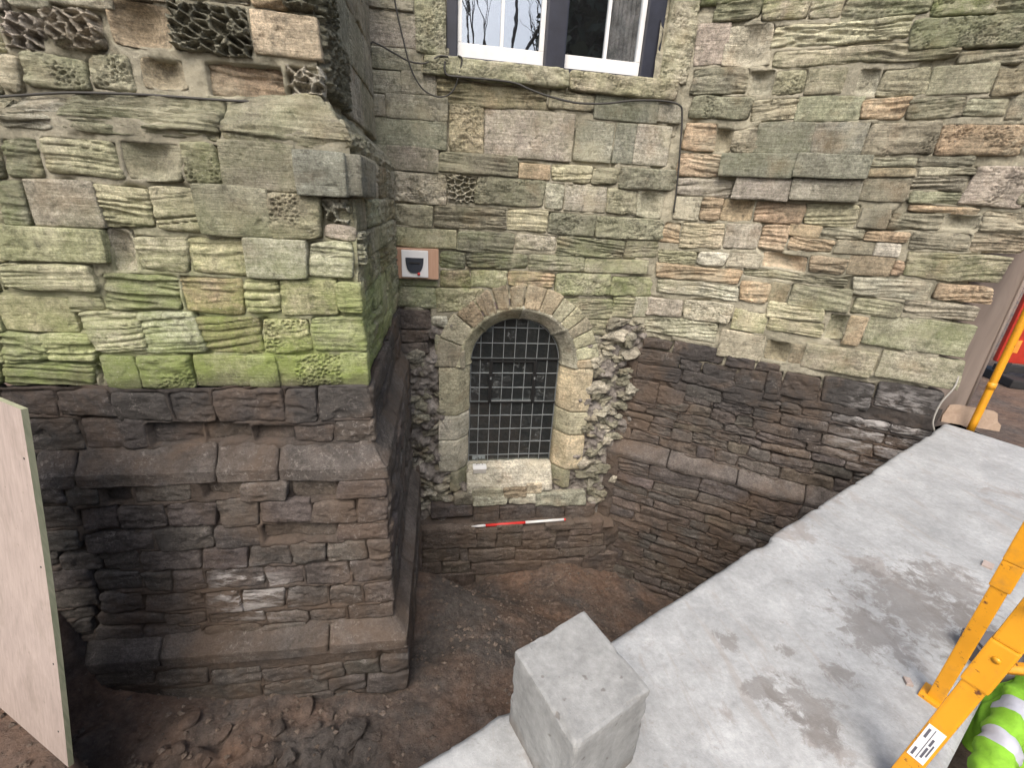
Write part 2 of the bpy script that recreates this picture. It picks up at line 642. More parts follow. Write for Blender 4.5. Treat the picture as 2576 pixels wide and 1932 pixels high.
M['cable'] = mat_plain("cable_rubber", (0.035, 0.034, 0.03), 0.6, 0.2)
M['grey_cable'] = mat_plain("grey_cable", (0.30, 0.29, 0.26), 0.6, 0.1)
M['yellow'] = mat_rusty("yellow_paint", (0.66, 0.295, 0.012))
M['lead'] = mat_plain("lead_came", (0.16, 0.172, 0.172), 0.6, 0.2)
M['iron'] = mat_plain("black_iron", (0.012, 0.012, 0.012), 0.5, 0.2)
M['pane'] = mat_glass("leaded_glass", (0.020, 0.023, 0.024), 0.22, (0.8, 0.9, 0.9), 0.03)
M['sash_glass'] = mat_glass("sash_glass", (0.01, 0.011, 0.013), 0.27, (0.86, 0.93, 1.0), 0.004, 0.85)
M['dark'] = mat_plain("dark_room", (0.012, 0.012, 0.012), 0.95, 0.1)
M['ply'] = mat_wood("plywood", (0.295, 0.245, 0.218), (0.350, 0.292, 0.260), (5, 5, 1.6), True)
M['ply_edge'] = mat_wood("plywood_edge", (0.20, 0.22, 0.14), (0.33, 0.33, 0.23), (40, 40, 6))
M['oldwood'] = mat_wood("weathered_board", (0.17, 0.135, 0.11), (0.25, 0.205, 0.17), (4, 4, 1.5))
M['softwood'] = mat_wood("softwood", (0.40, 0.245, 0.165), (0.47, 0.305, 0.215))
M['fibre'] = mat_wood("fibreboard", (0.24, 0.175, 0.125), (0.31, 0.235, 0.175), (20, 20, 20))
M['red'] = mat_plain("red_plastic", (0.36, 0.028, 0.016), 0.4, 0.15)
M['redpaint'] = mat_plain("red_paint", (0.60, 0.04, 0.035), 0.4, 0.1)
M['orange'] = mat_plain("orange_reflector", (0.75, 0.26, 0.04), 0.5, 0.1)
M['black'] = mat_plain("black_rubber", (0.02, 0.02, 0.021), 0.7, 0.2)
M['hivis'] = mat_plain("lime_fabric", (0.17, 0.37, 0.022), 0.8, 0.15, sc=30, bumpk=0.3)
M['silver'] = mat_plain("silver_band", (0.34, 0.35, 0.39), 0.4, 0.12)
M['grey_tub'] = mat_plain("grey_plastic", (0.10, 0.095, 0.10), 0.5, 0.1)
M['bark'] = mat_plain("bark", (0.06, 0.05, 0.04), 0.9, 0.3)
M['leaf'] = mat_plain("dark_leaf", (0.025, 0.04, 0.018), 0.6, 0.4, sc=3)
M['tinted'] = mat_plain("tinted_flap", (0.035, 0.042, 0.055), 0.25, 0.1, bumpk=0.02)
M['curtain'] = mat_mortar("lace_curtain", (0.25, 0.25, 0.25), (0.80, 0.80, 0.78), 0.2)
M['blue'] = mat_plain("blue_plastic", (0.02, 0.035, 0.18), 0.4, 0.1)
M['ink'] = mat_plain("label_ink", (0.10, 0.10, 0.12), 0.6, 0.1)

# ------------------------------------------------------------------ stones
PAL = {'g': (0.235, 0.215, 0.148), 'y': (0.360, 0.325, 0.210), 'd': (0.128, 0.120, 0.086), 'D': (0.080, 0.074, 0.056),
       'o': (0.335, 0.240, 0.145), 'b': (0.205, 0.158, 0.100), 'k': (0.325, 0.288, 0.222), 'v': (0.300, 0.300, 0.165),
       'w': (0.430, 0.395, 0.305), 'a': (0.225, 0.208, 0.165), 'n': (0.145, 0.145, 0.122), 'c': (0.430, 0.345, 0.215),
       's': (0.062, 0.057, 0.053), 'r': (0.092, 0.073, 0.058), 'q': (0.076, 0.068, 0.061), 'm': (0.035, 0.03, 0.025),
       'e': (0.104, 0.092, 0.083)}
for _k in 'gydDobkvwanc': PAL[_k] = (PAL[_k][0] * 0.965, PAL[_k][1], PAL[_k][2] * 1.10)
SEED = [100]


def relief(kind, u, z, s, t, w, h, sd, rng):
    r = np.random.default_rng(sd)
    q = z + r.uniform(-0.14, 0.14) * u
    if kind == 'l':
        f = r.uniform(42, 72)
        wv = (fbm(u * 2.5, q * 6, sd, 2) - 0.5) * 0.05
        a = fbm(u * r.uniform(1.2, 4.5), (q + wv) * f, sd + 1, 2)
        rid = 1 - np.abs(2 * a - 1)
        gate = sst(0.25, 0.6, vn(u * 4, q * 16, sd + 3))
        k_ = r.uniform(0.35, 1.0)
        d = -0.017 * k_ * sst(0.66, 0.96, rid) * (0.3 + gate)
        d += 0.014 * (fbm(u * 3.5, q * 34, sd + 2, 3) - 0.5) + 0.012 * (vn(u * 4, q * 9, sd + 9) - 0.5) + 0.006 * (fbm(u * 40, q * 60, sd + 4, 2) - 0.5)
    elif kind == 'h':
        k = r.uniform(22, 30)
        f1, f2 = worley(u * k * 0.8, q * k * 1.15, sd)
        g1, g2 = worley(u * k * 2, q * k * 2.2, sd + 7)
        d = -0.045 * sst(0.06, 0.40, f2 - f1) * (0.45 + vn(u * 9, q * 9, sd)) - 0.012 * sst(0.1, 0.5, g2 - g1)
        d += 0.03 * (vn(u * 5, q * 5, sd + 1) - 0.3)
    elif kind == 'p':
        f1, f2 = worley(u * 46, q * 62, sd)
        gate = sst(0.42, 0.66, fbm(u * 9, q * 9, sd + 4, 2))
        d = 0.026 * (fbm(u * 14, q * 30, sd, 4) - 0.5) - 0.014 * sst(0.2, 0.6, f2 - f1) * gate
    elif kind == 'r':
        bowl = (1 - (2 * s - 1) ** 2) * (1 - (2 * t - 1) ** 4)
        d = -0.006 - 0.055 * np.clip(bowl, 0, 1) ** 1.3 * (0.6 + 0.8 * vn(u * 6, q * 7, sd + 2)) + 0.022 * (fbm(u * 8, q * 16, sd, 4) - 0.5)
    elif kind == 'x':
        d = 0.055 * (fbm(u * 8, q * 10, sd, 4) - 0.5)
    elif kind == 'B':      # buried block: worn, lumpy
        d = 0.022 * (fbm(u * 7, q * 9, sd, 4) - 0.5) + 0.012 * (fbm(u * 20, q * 34, sd + 3, 3) - 0.5) - 0.008 * sst(0.62, 0.72, fbm(u * 10, q * 22, sd + 6, 3))
    else:
        d = 0.006 * (fbm(u * 9, q * 9, sd, 4) - 0.5) - 0.006 * sst(0.70, 0.8, fbm(u * 16, q * 22, sd + 5, 3))
    return d


def grid_quads(ny, nx):
    i = np.arange(ny - 1)[:, None] * nx + np.arange(nx - 1)[None, :]
    return np.stack([i, i + 1, i + nx + 1, i + nx], -1).reshape(-1, 4)


def stone(mapf, u0, u1, z0, z1, code, parent, mat, res=0.010, proud=None, name='stone', back=0.07, gap=-0.003, moss=0.0, jit=1.0, col=None):
    SEED[0] += 1
    sd = SEED[0]
    r = np.random.default_rng(sd)
    kind, pc = code[0], code[1]
    if len(code) > 2 and proud is None:
        proud = {'+': 0.03, '-': -0.035, '*': 0.055, '#': 0.085}.get(code[2], 0)
    w, h = u1 - u0, z1 - z0
    if kind == 'h': res = res * 0.7
    nx = int(np.clip(round(w / res), 5, 90)) + 1
    ny = int(np.clip(round(h / res), 5, 70)) + 1
    s, t = np.meshgrid(np.linspace(0, 1, nx), np.linspace(0, 1, ny))
    wob = {'s': 0.005, 'r': 0.006, 'B': 0.013}.get(kind, 0.011) * jit
    cr = {'s': 0.003, 'B': 0.005}.get(kind, 0.006) * jit

    def edge(v, L, k):
        return gap + wob * fbm(v * L * 9 + k * 31, v * 0 + k, sd, 3) + cr * np.abs(2 * v - 1) ** (10 if L > 0.3 else 6)
    el_, er_ = edge(t, h, 1), edge(t, h, 2)
    eb_, et_ = edge(s, w, 3), edge(s, w, 4)
    if kind != 's':
        sk = r.uniform(-0.011, 0.011, 4) * jit
        el_, er_ = el_ + sk[0] * (2 * t - 1) * min(1, h / 0.12), er_ + sk[1] * (2 * t - 1) * min(1, h / 0.12)
        eb_, et_ = eb_ + sk[2] * 0.6 * (2 * s - 1), et_ + sk[3] * 0.6 * (2 * s - 1)
    U = (u0 + el_) * (1 - s) + (u1 - er_) * s
    Z = (z0 + eb_) * (1 - t) + (z1 - et_) * t
    d = relief(kind, U, Z, s, t, w, h, sd, r)
    if proud is None:
        proud = {'s': 0.004, 'r': 0.0}.get(kind, 0.010) + r.uniform(-0.007, 0.008) * jit
    d = d + proud + (s - 0.5) * w * r.uniform(-0.03, 0.03) + (t - 0.5) * h * r.uniform(-0.05, 0.05)
    ed = np.minimum(np.minimum(s, 1 - s) * w, np.minimum(t, 1 - t) * h)
    bv = {'s': 0.005, 'B': 0.007}.get(kind, 0.011)
    d = d - bv * np.exp(-ed / (0.007 if kind != 'B' else 0.010)) * (0.5 + 0.8 * vn(U * 14, Z * 14, sd + 8))
    V = mapf(U.ravel(), Z.ravel(), d.ravel())
    Q = grid_quads(ny, nx)
    ring = np.concatenate([np.arange(nx), np.arange(1, ny) * nx + nx - 1, (ny - 1) * nx + np.arange(nx - 2, -1, -1), np.arange(ny - 2, 0, -1) * nx])
    Vb = mapf(U.ravel()[ring], Z.ravel()[ring], np.full(len(ring), -back))
    k = len(V)
    a = np.arange(len(ring))
    b = (a + 1) % len(ring)
    Q2 = np.stack([ring[b], ring[a], k + a, k + b], -1)
    me = mesh_np(np.vstack([V, Vb]), np.vstack([Q, Q2]))
    o = link(name, me, mat, parent)
    c = np.array(col if col is not None else PAL[pc]) * r.uniform(0.86, 1.16) * (1 + r.uniform(-0.05, 0.05, 3))
    o.color = (*np.clip(c, 0, 1), moss)
    return o


def pix_stones(plane, parent, text, conv, mat, res=0.010, off=0.0, moss=None, **kw):
    sc, ox, oy = conv
    for ln in text.strip().split(';'):
        p = ln.split()
        if len(p) < 5: continue
        x0, x1, y0, y1 = (float(v) for v in p[:4])
        xc, yc = (x0 + x1) / 2, (y0 + y1) / 2
        f = lambda x, y: plane.hit(ox + x * sc, oy + y * sc, off)
        u0, u1 = f(x0, yc)[0], f(x1, yc)[0]
        zt, zb = f(xc, y0)[1], f(xc, y1)[1]
        mv = moss(0.5 * (u0 + u1), 0.5 * (zt + zb)) if moss else 0.0
        if len(p) > 5: mv = float(p[5])
        plane.rects.append((off, u0, u1, zb, zt))
        stone((lambda u, z, d: plane.map(u, z, d + off)), u0, u1, zb, zt, p[4], parent, mat, res, moss=mv, **kw)


def courses(plane, parent, u0, u1, z0, z1, hh, ww, codes, mat, res=0.012, off=0.0, moss=0.0, skip=None, seed=1, **kw):
    r = random.Random(seed)
    z = z0
    while z < z1 - 0.02:
        h = min(r.uniform(*hh), z1 - z)
        if z1 - (z + h) < hh[0] * 0.6: h = z1 - z
        u = u0
        while u < u1 - 0.01:
            w = min(r.uniform(*ww), u1 - u)
            if u1 - (u + w) < ww[0] * 0.6: w = u1 - u
            if not (skip and skip(u + w / 2, z + h / 2)):
                plane.rects.append((off, u, u + w, z, z + h))
                stone((lambda a, b, d: plane.map(a, b, d + off)), u, u + w, z + r.uniform(0, 0.006), z + h - r.uniform(0, 0.008), r.choice(codes), parent, mat, res, moss=moss(u + w / 2, z + h / 2) if callable(moss) else moss, **kw)
            u += w
        z += h


def backing(name, plane, parent, mat, u0, u1, z0, z1, off=0.0, amp=0.022, res=0.010, hole=None, sd=3, flev=16, flush=-0.006, deep=0.10):
    """mortar: flush in the joints, deep behind every stone"""
    nx, ny = int((u1 - u0) / res) + 2, int((z1 - z0) / res) + 2
    u, z = np.meshgrid(np.linspace(u0, u1, nx), np.linspace(z0, z1, ny))
    d = off + flush + amp * (fbm(u * flev, z * flev, sd, 4) - 0.55) - 0.030 * sst(0.50, 0.62, fbm(u * 4.5, z * 6, sd + 40, 3))
    ins = np.zeros_like(u)
    jz = 0.010 * (fbm(u * 22, z * 22, sd + 3, 3) - 0.5)
    for o_, a, b, c, e in plane.rects:
        if abs(o_ - off) > 0.012 or b < u0 or a > u1 or e < z0 or c > z1: continue
        i0, i1 = np.searchsorted(u[0], (a, b))
        j0, j1 = np.searchsorted(z[:, 0], (c, e))
        if i1 <= i0 or j1 <= j0: continue
        uu, zz_, jj = u[j0:j1, i0:i1], z[j0:j1, i0:i1], jz[j0:j1, i0:i1]
        di = np.minimum(np.minimum(uu - a, b - uu), np.minimum(zz_ - c, e - zz_)) + jj
        ins[j0:j1, i0:i1] = np.maximum(ins[j0:j1, i0:i1], di)
    d = d - deep * sst(0.006, 0.020, ins)
    V = plane.map(u.ravel(), z.ravel(), d.ravel())
    Q = grid_quads(ny, nx)
    if hole:
        uc = u.ravel()[Q].mean(1)
        zc = z.ravel()[Q].mean(1)
        Q = Q[~hole(uc, zc)]
    return link(name, mesh_np(V, Q), mat, parent)


def sweep(name, prof, q0, q1, mapf, parent, mat, code, amp=0.006, res=0.012, m0=0.0, m1=0.0, gap=0.004, freq=10, moss=0.0, rough_kind=None):
    """profile stone: prof = [(a, d)] swept along q; mitre m*d at the ends"""
    SEED[0] += 1
    sd = SEED[0]
    r = np.random.default_rng(sd)
    P = np.array(prof, float)
    L = np.concatenate([[0], np.cumsum(np.linalg.norm(np.diff(P, axis=0), axis=1))])
    n = max(int(L[-1] / res), 6)
    tt = np.unique(np.concatenate([np.linspace(0, L[-1], n), L]))
    A = np.interp(tt, L, P[:, 0])
    Dd = np.interp(tt, L, P[:, 1])
    tx, ty = np.gradient(A, tt), np.gradient(Dd, tt)
    nl = np.hypot(tx, ty) + 1e-9
    nA, nD = ty / nl, -tx / nl
    nq = max(int(abs(q1 - q0) / res), 4)
    s = np.linspace(0, 1, nq)
    S, A2 = np.meshgrid(s, A, indexing='ij')
    D2 = np.meshgrid(s, Dd, indexing='ij')[1]
    NA = np.meshgrid(s, nA, indexing='ij')[1]
    ND = np.meshgrid(s, nD, indexing='ij')[1]
    T2 = np.meshgrid(s, tt, indexing='ij')[1]
    Qv = (q0 + gap + m0 * D2) * (1 - S) + (q1 - gap + m1 * D2) * S
    nz = amp * (fbm(Qv * freq, T2 * freq * 1.6, sd, 4) - 0.5) * 2
    if rough_kind:
        nz = nz + relief(rough_kind, Qv, T2, S, T2 / L[-1], abs(q1 - q0), L[-1], sd, r)
    edq = np.minimum(S, 1 - S) * abs(q1 - q0)
    nz = nz - 0.012 * np.exp(-edq / 0.012)
    A3, D3 = A2 + NA * nz, D2 + ND * nz
    V = mapf(Qv.ravel(), A3.ravel(), D3.ravel())
    k = len(tt)
    Q = grid_quads(nq, k)
    caps = [tuple(range(k)), tuple(range((nq - 1) * k + k - 1, (nq - 1) * k - 1, -1))]
    me = mesh_py(V, [tuple(x) for x in Q] + caps, True)
    bm = bmesh.new()
    bm.from_mesh(me)
    bmesh.ops.recalc_face_normals(bm, faces=bm.faces[:])
    bm.to_mesh(me)
    bm.free()
    o = link(name, me, mat, parent)
    c = np.array(PAL[code]) * r.uniform(0.9, 1.12)
    o.color = (*np.clip(c, 0, 1), moss)
    return o


# ------------------------------------------------------------------ wall planes
YF, XR, YB = 2.16, -0.37, 4.0
WA = math.radians(34.3)
P_front = Plane((0, YF), (1, 0), 0.014)
P_ret = Plane((XR, 0), (0, 1), 0.012)
P_back = Plane((0, YB), (1, 0), 0.007)
P_right = Plane((1.9, 4.0), (math.cos(WA), -math.sin(WA)), 0.022)
SETB = -0.12     # set-back above the weathering course
CA = (0.6028, 0, 0)
CB = (0.4823, 850, 0)
CCv = (0.6028, 1600, 0)
CD = (0.6027, 0, 932)
CE = (0.4822, 900, 650)
CF = (0.3014, 1500, 750)
CG = (0.3014, 1900, 750)
CJ = (0.4219, 1000, 1232)

# ================================================================== THE LEFT BLOCK
blk = empty("stone_buttress", "square weathered sandstone buttress with two plinths, mossy green above the dark earth line", "buttress", loc=(-1.3, 3.1, -1.6))
blk.location = (0, 0, 0)


def moss_f(u, z):
    lo = max(0.0, 1.0 - abs(z - 0.62) / 0.3) * 0.2
    return min(0.95, lo + 0.10)


# above the weathering (set back)
pix_stones(P_front, blk, """0 165 45 205 hw .05; 180 412 30 195 hw .05; 450 705 0 195 rb .0; 712 1040 10 225 hd+ .0; 1052 1335 45 235 sc .0;
0 85 225 380 py .05; 92 370 222 372 pg .2; 376 560 222 376 pg .1; 598 768 235 375 rb 0; 850 1182 255 415 lo- 0; 1188 1345 265 415 hw 0;
0 180 -120 25 pw 0; 180 450 -140 20 sk 0; 450 720 -130 -5 lg 0; 720 1030 -120 5 lk 0; 1035 1190 -120 25 lo 0; 1180 1330 -110 35 hd 0;
-330 -10 30 205 ly 0; -330 -10 225 385 pg 0; -330 -10 -130 20 sk 0""", CA, M['stone'], 0.0055, off=SETB)
courses(P_front, blk, -2.6, -0.52, 2.26, 3.0, (0.22, 0.28), (0.4, 0.7), ['ly', 'pk', 'lo', 'sa'], M['stone'], 0.014, off=SETB, seed=4)
# weathering course, sloping out and down
WPROF = [(1.765, -0.16), (1.765, SETB - 0.005), (1.735, -0.095), (1.695, -0.052), (1.655, -0.010), (1.605, 0.008), (1.562, -0.006), (1.555, -0.06)]


def fmap(q, a, d): return P_front.map(q, a, d)
def wmap(q, a, d): return P_front.map(q, a + (0.075 * np.clip(q + 0.5, -3, 0) if np.ndim(q) else 0) * sst(1.55, 1.77, a), d)
def rmap(q, a, d): return P_ret.map(q, a, d)


xs = [P_front.hit(x * .6028, 500 * .6028)[0] for x in (-900, -30, 165, 215, 560, 905, 1440)]
for a, b, k, mk in ((0, 1, 'g', 'l'), (1, 3, 'a', 'l'), (3, 5, 'd', 'l'), (5, 6, 'g', 'l')):
    sweep("weathering_stone", WPROF, xs[a], xs[b] if b < 6 else XR, wmap, blk, M['stone'], k, amp=0.014, res=0.007, m1=1.0 if b == 6 else 0.0, moss=0.16, rough_kind=mk)
for a, b, k in ((YF, 2.75, 'g'), (2.75, 3.35, 'a'), (3.35, 4.02, 'a')):
    sweep("weathering_stone", WPROF, a, b, rmap, blk, M['stone'], k, amp=0.010, res=0.010, m0=-1.0 if a == YF else 0.0, moss=0.12, rough_kind='l')
# main face down to the old ground line
pix_stones(P_front, blk, """0 162 572 742 ld .25; 172 492 578 738 ly .2; 505 752 590 755 rg .1; 757 922 592 772 pg .3; 925 1236 592 792 sg .15; 1238 1445 632 820 sn* .0;
0 112 752 945 ld .3; 120 412 752 948 sa .05; 398 640 775 955 ly .15; 637 850 778 968 ly .2; 832 1132 775 985 sg+ .1; 1120 1335 800 1000 pg+ .15; 1338 1452 830 935 hw .0; 1340 1480 940 1005 xk 0;
0 442 950 1092 sy+ .15; 450 562 960 1140 rk .0; 565 785 985 1140 ly .1; 786 1040 990 1150 ly .15; 1025 1282 995 1160 sw+ .1; 1283 1468 1010 1165 lw .15;
0 18 1100 1215 lg .2; 20 402 1100 1215 ly+ .1; 405 430 1110 1230 rk 0; 432 752 1148 1298 lg .35; 755 1022 1155 1310 lo .1; 1026 1178 1165 1305 ly .2; 1180 1408 1172 1315 sy .2; 1406 1518 1178 1312 ly+ .35;
0 312 1240 1385 sy .2; 285 440 1235 1298 lg .2; 290 362 1298 1390 rk .1; 362 605 1300 1472 lw .2; 582 835 1302 1472 lw .15; 832 1104 1318 1472 lb .2; 1105 1304 1325 1474 py .45; 1304 1524 1322 1474 lv .2;
0 200 1390 1512 lg .35; 178 390 1390 1512 ly .3;
0 388 1516 1612 lg .5; 390 430 1515 1612 rk .3; 430 572 1480 1618 sg .45; 572 805 1478 1618 pg .5; 812 1036 1480 1612 sv .2; 1036 1160 1480 1614 sv .2; 1150 1244 1482 1614 sv .2; 1228 1432 1484 1614 pv .2; 1420 1534 1476 1612 sv .2;
-340 -4 572 742 ly .2; -340 -4 752 945 sg .2; -340 -4 950 1092 sy .2; -340 -4 1100 1230 ly .2; -340 -4 1240 1385 sy .2; -340 -4 1390 1512 lg .3; -340 -4 1516 1612 lg .5""", CA, M['stone'], 0.0055)
LL = P_front.hit(-345 * .6028, 600)[0] + 0.01
courses(P_front, blk, -2.8, P_front.hit(-332 * .6028, 150, SETB)[0], 1.78, 2.26, (0.22, 0.26), (0.4, 0.9), ['ly', 'pk', 'pg'], M['stone'], 0.016, off=SETB, seed=8)
courses(P_front, blk, -2.8, LL, 0.535, 1.57, (0.2, 0.26), (0.4, 0.9), ['ly', 'sg', 'lg'], M['stone'], 0.014, moss=moss_f, seed=9)
# projecting new slab wraps the corner: its return
P_ret.rects.append((0.0, YF - 0.02, 2.52, 1.39, 1.555))
stone(P_ret.map, YF - 0.02, 2.52, 1.39, 1.555, 'sn', blk, M['stone'], 0.008, proud=0.050, moss=0.0)
# return face, main: coarse courses
zr = [0.535, 0.66, 0.80, 0.945, 1.10, 1.24, 1.385, 1.58]
rr = random.Random(3)
for i in range(7):
    u = YF + (0.02 if i < 6 else 0.37)
    first = True
    while u < 3.98:
        w = min(rr.uniform(0.22, 0.55), 3.99 - u)
        if 3.99 - (u + w) < 0.12: w = 3.99 - u
        code = rr.choice(['lg', 'lb', 'sa', 'pg', 'lk']) if i > 2 else rr.choice(['sv', 'sg', 'pg', 'lg'])
        if first and i == 4: code = 'hw'
        if first and i < 3: code = 'lv'
        P_ret.rects.append((0.0, u, u + w, zr[i], zr[i + 1]))
        stone(P_ret.map, u, u + w, zr[i], zr[i + 1], code, blk, M['stone'], 0.009, moss=moss_f(-0.5, (zr[i] + zr[i + 1]) / 2) * (1.0 if u < 3.0 else 0.75))
        u += w
        first = False
# return face above the weathering: smooth ashlar
zz = [1.79, 2.06, 2.34, 2.66, 3.0]
for i in range(4):
    ed = [2.30, 2.62, 3.1, 3.55, 3.99] if i % 2 else [2.30, 2.85, 3.35, 3.99]
    for j, (a, b) in enumerate(zip(ed, ed[1:])):
        P_ret.rects.append((SETB, a, b, zz[i], zz[i + 1]))
        stone(P_ret.map, a, b, zz[i], zz[i + 1], 'hd' if j == 0 and i < 3 else 'sa', blk, M['stone'], 0.010, proud=SETB + 0.004 + (0.03 if j == 0 else 0), moss=0.05, back=0.2)
# dark courses under the old ground line
OFF1, OFF2, OFF3 = 0.021, 0.086, 0.160
pix_stones(P_front, blk, """-300 0 75 185 Bs; 0 236 75 186 Bs; 238 472 82 192 Bs; 474 702 82 212 Bs; 704 886 82 212 Bs; 888 1186 74 216 Bq; 1186 1328 76 216 Bs; 1328 1550 64 204 Bq;
-300 98 195 330 Bs; 98 342 194 332 Bs; 344 612 196 324 Bs; 612 832 208 312 Bs-; 834 1052 218 300 xr-; 1052 1232 224 300 xr-; 1226 1396 222 296 Br; 1396 1564 206 300 Bq""", CD, M['buried'], 0.0065, off=OFF1)
PPROF = [(0.235, -0.04), (0.235, OFF1 - 0.004), (0.165, 0.060), (0.115, OFF2 + 0.012), (0.050, OFF2 + 0.014), (0.040, OFF2), (0.040, -0.04)]
xs = [P_front.hit(x * .6027, 932 + 400 * .6027, OFF2)[0] for x in (-800, 120, 290, 885, 1160)]
for a, b, k in ((xs[0], xs[1], 's'), (xs[1], xs[2], 's'), (xs[2], xs[3], 'q'), (xs[3], xs[4], 'q'), (xs[4], XR, 'q')):
    sweep("plinth_stone", PPROF, a, b, fmap, blk, M['buried'], k, amp=0.009, res=0.008, m1=1.0 if b == XR else 0)
for a, b in ((YF, 2.7), (2.7, 3.25), (3.25, 3.78)):
    sweep("plinth_stone", PPROF, a, b, rmap, blk, M['buried'], 'q', amp=0.010, res=0.010, m0=-1.0 if a == YF else 0)
pix_stones(P_front, blk, """-300 275 470 560 Bs; 275 412 478 562 Bs; 412 552 474 562 Bs-; 553 796 464 554 Bq; 836 1002 464 544 xr-; 1004 1206 470 548 Bq+; 1212 1404 470 548 xr-; 1404 1614 452 534 Be;
-300 328 570 665 Bs; 328 492 568 664 Bs; 492 692 560 660 Bs; 693 904 556 656 Bq; 904 1084 540 656 Bq; 1084 1306 545 636 Be; 1300 1488 548 634 Br; 1490 1620 534 634 Bq;
-300 338 672 756 Bs; 338 646 672 756 Bs; 648 890 658 750 Bs; 890 1084 656 742 Bs; 1086 1404 640 716 xr-; 1406 1624 634 708 Br;
-300 240 760 835 Bs; 240 424 758 834 Bs; 424 586 754 832 Bs; 588 838 750 830 Bs; 838 1038 744 826 Bs; 1040 1218 730 812 Bs; 1218 1362 720 804 Bq; 1362 1534 714 798 Bq; 1534 1634 704 788 Bq;
-300 398 840 925 Bs; 398 602 838 922 Bs; 602 722 836 918 Bs; 722 864 834 922 Bs; 864 1108 826 906 Bs; 1108 1272 818 900 Be; 1272 1464 808 892 Bq; 1464 1638 794 880 Bq;
-300 420 930 1010 Bs; 420 604 930 1008 Bs; 604 864 926 1006 Bs; 864 1012 920 1006 Bq; 1012 1196 908 998 Be; 1196 1372 902 984 Bq; 1372 1514 892 974 Bq; 1514 1642 882 966 Bq;
-300 404 1014 1062 Bs; 404 682 1012 1060 Bs; 682 872 1010 1058 Bs; 872 1112 1008 1054 Bq; 1112 1292 1002 1048 Be; 1292 1444 990 1040 Bq; 1444 1646 970 1030 Bq;
-300 404 1066 1140 Bs; 404 602 1066 1136 Bs; 602 854 1064 1124 Bs; 854 1102 1060 1112 Br; 1102 1288 1050 1108 Bq; 1288 1438 1044 1100 Br; 1438 1548 1040 1090 Bq; 1548 1654 1034 1084 Bq""", CD, M['buried'], 0.007, off=OFF2)
LPROF = [(-0.905, 0.0), (-0.905, OFF2 - 0.004), (-1.005, OFF3 + 0.012), (-1.075, OFF3 + 0.014), (-1.085, OFF3), (-1.085, 0.0)]
xs = [P_front.hit(x * .6027, 932 + 1190 * .6027, OFF3)[0] for x in (-600, 330, 660, 1375)]
for a, b, k in ((xs[0], xs[1], 's'), (xs[1], xs[2], 's'), (xs[2], xs[3], 'q'), (xs[3], XR, 'e')):
    sweep("plinth_stone", LPROF, a, b, fmap, blk, M['buried'], k, amp=0.005, res=0.008, m1=1.0 if b == XR else 0)
for a, b in ((YF, 2.6), (2.6, 3.1), (3.1, 3.75)):
    sweep("plinth_stone", LPROF, a, b, rmap, blk, M['buried'], 'e' if a < 3 else 'q', amp=0.006, res=0.010, m0=-1.0 if a == YF else 0)
pix_stones(P_front, blk, """-300 300 1260 1330 Bs; 300 660 1255 1320 Bs; 660 880 1245 1310 Bs; 880 1100 1240 1300 Bs; 1100 1302 1232 1294 Bs; 1302 1438 1218 1284 Bs; 1438 1584 1208 1270 Bs; 1584 1704 1194 1260 Bs;
660 1100 1310 1380 Bs; 1100 1372 1290 1346 Bs; 1372 1524 1278 1338 Bs; 1524 1704 1264 1332 Bs; 1100 1400 1346 1410 Bs; 1400 1704 1338 1400 Bs""", CD, M['buried'], 0.009, off=OFF3)
LB = P_front.hit(-300 * .6027, 1300, OFF2)[0] + 0.01
courses(P_front, blk, -2.8, LB, 0.225, 0.535, (0.15, 0.17), (0.4, 0.9), ['Bs'], M['buried'], 0.018, off=OFF1, seed=71)
courses(P_front, blk, -2.8, LB, -0.90, 0.045, (0.2, 0.25), (0.4, 0.9), ['Bs'], M['buried'], 0.018, off=OFF2, seed=72)
# return face, lower
courses(P_ret, blk, YF - 0.015, 3.98, 0.225, 0.535, (0.14, 0.17), (0.25, 0.5), ['Bs', 'Bq', 'xr'], M['buried'], 0.012, off=OFF1, seed=21)
courses(P_ret, blk, YF - 0.075, 3.8, -0.90, 0.045, (0.11, 0.15), (0.28, 0.5), ['Bs', 'Bq', 'Br', 'xq'], M['buried'], 0.012, off=OFF2, seed=22)
courses(P_ret, blk, YF - 0.15, 3.8, -2.3, -1.08, (0.20, 0.26), (0.35, 0.6), ['Bs', 'Bq', 'Br'], M['buried'], 0.014, off=OFF3, seed=23)
# mortar bed behind the stones
backing("mortar_bed", P_front, blk, M['mortar'], -2.8, -0.378, 0.53, 1.62, 0, 0.020, 0.008, sd=5)
backing("mortar_bed", P_front, blk, M['mortar'], -2.8, -0.500, 1.50, 3.0, SETB, 0.026, 0.008, sd=6)
backing("mortar_bed", P_ret, blk, M['mortar'], YF + 0.012, 4.0, 0.53, 1.62, 0, 0.022, 0.012, sd=7)
backing("mortar_bed", P_ret, blk, M['mortar'], YF + 0.135, 4.0, 1.50, 3.0, SETB, 0.012, 0.014, sd=8)
for z0, z1, off in ((0.20, 0.53, OFF1), (-0.92, 0.06, OFF2), (-2.4, -1.06, OFF3)):
    backing("earth_bed", P_front, blk, M['mortar_low'], -2.8, XR + off - 0.012, z0, z1, off, 0.024, 0.011, sd=11, flush=0.006)
    backing("earth_bed", P_ret, blk, M['mortar_low'], YF - off + 0.012, 4.0, z0, z1, off, 0.024, 0.014, sd=12, flush=0.0)

# ================================================================== THE WINDOW WALL
bw = empty("stone_facade", "coursed sandstone facade holding the navy sash window and the arched leaded window", "facade")
CX, SPR = 0.715, -0.03
SX0, SX1, SZ0, SZ1 = at_y(1126, 120, 4.02)[0], at_y(1642, 205, 4.02)[0], at_y(1151, 148, 4.06)[2], 3.75


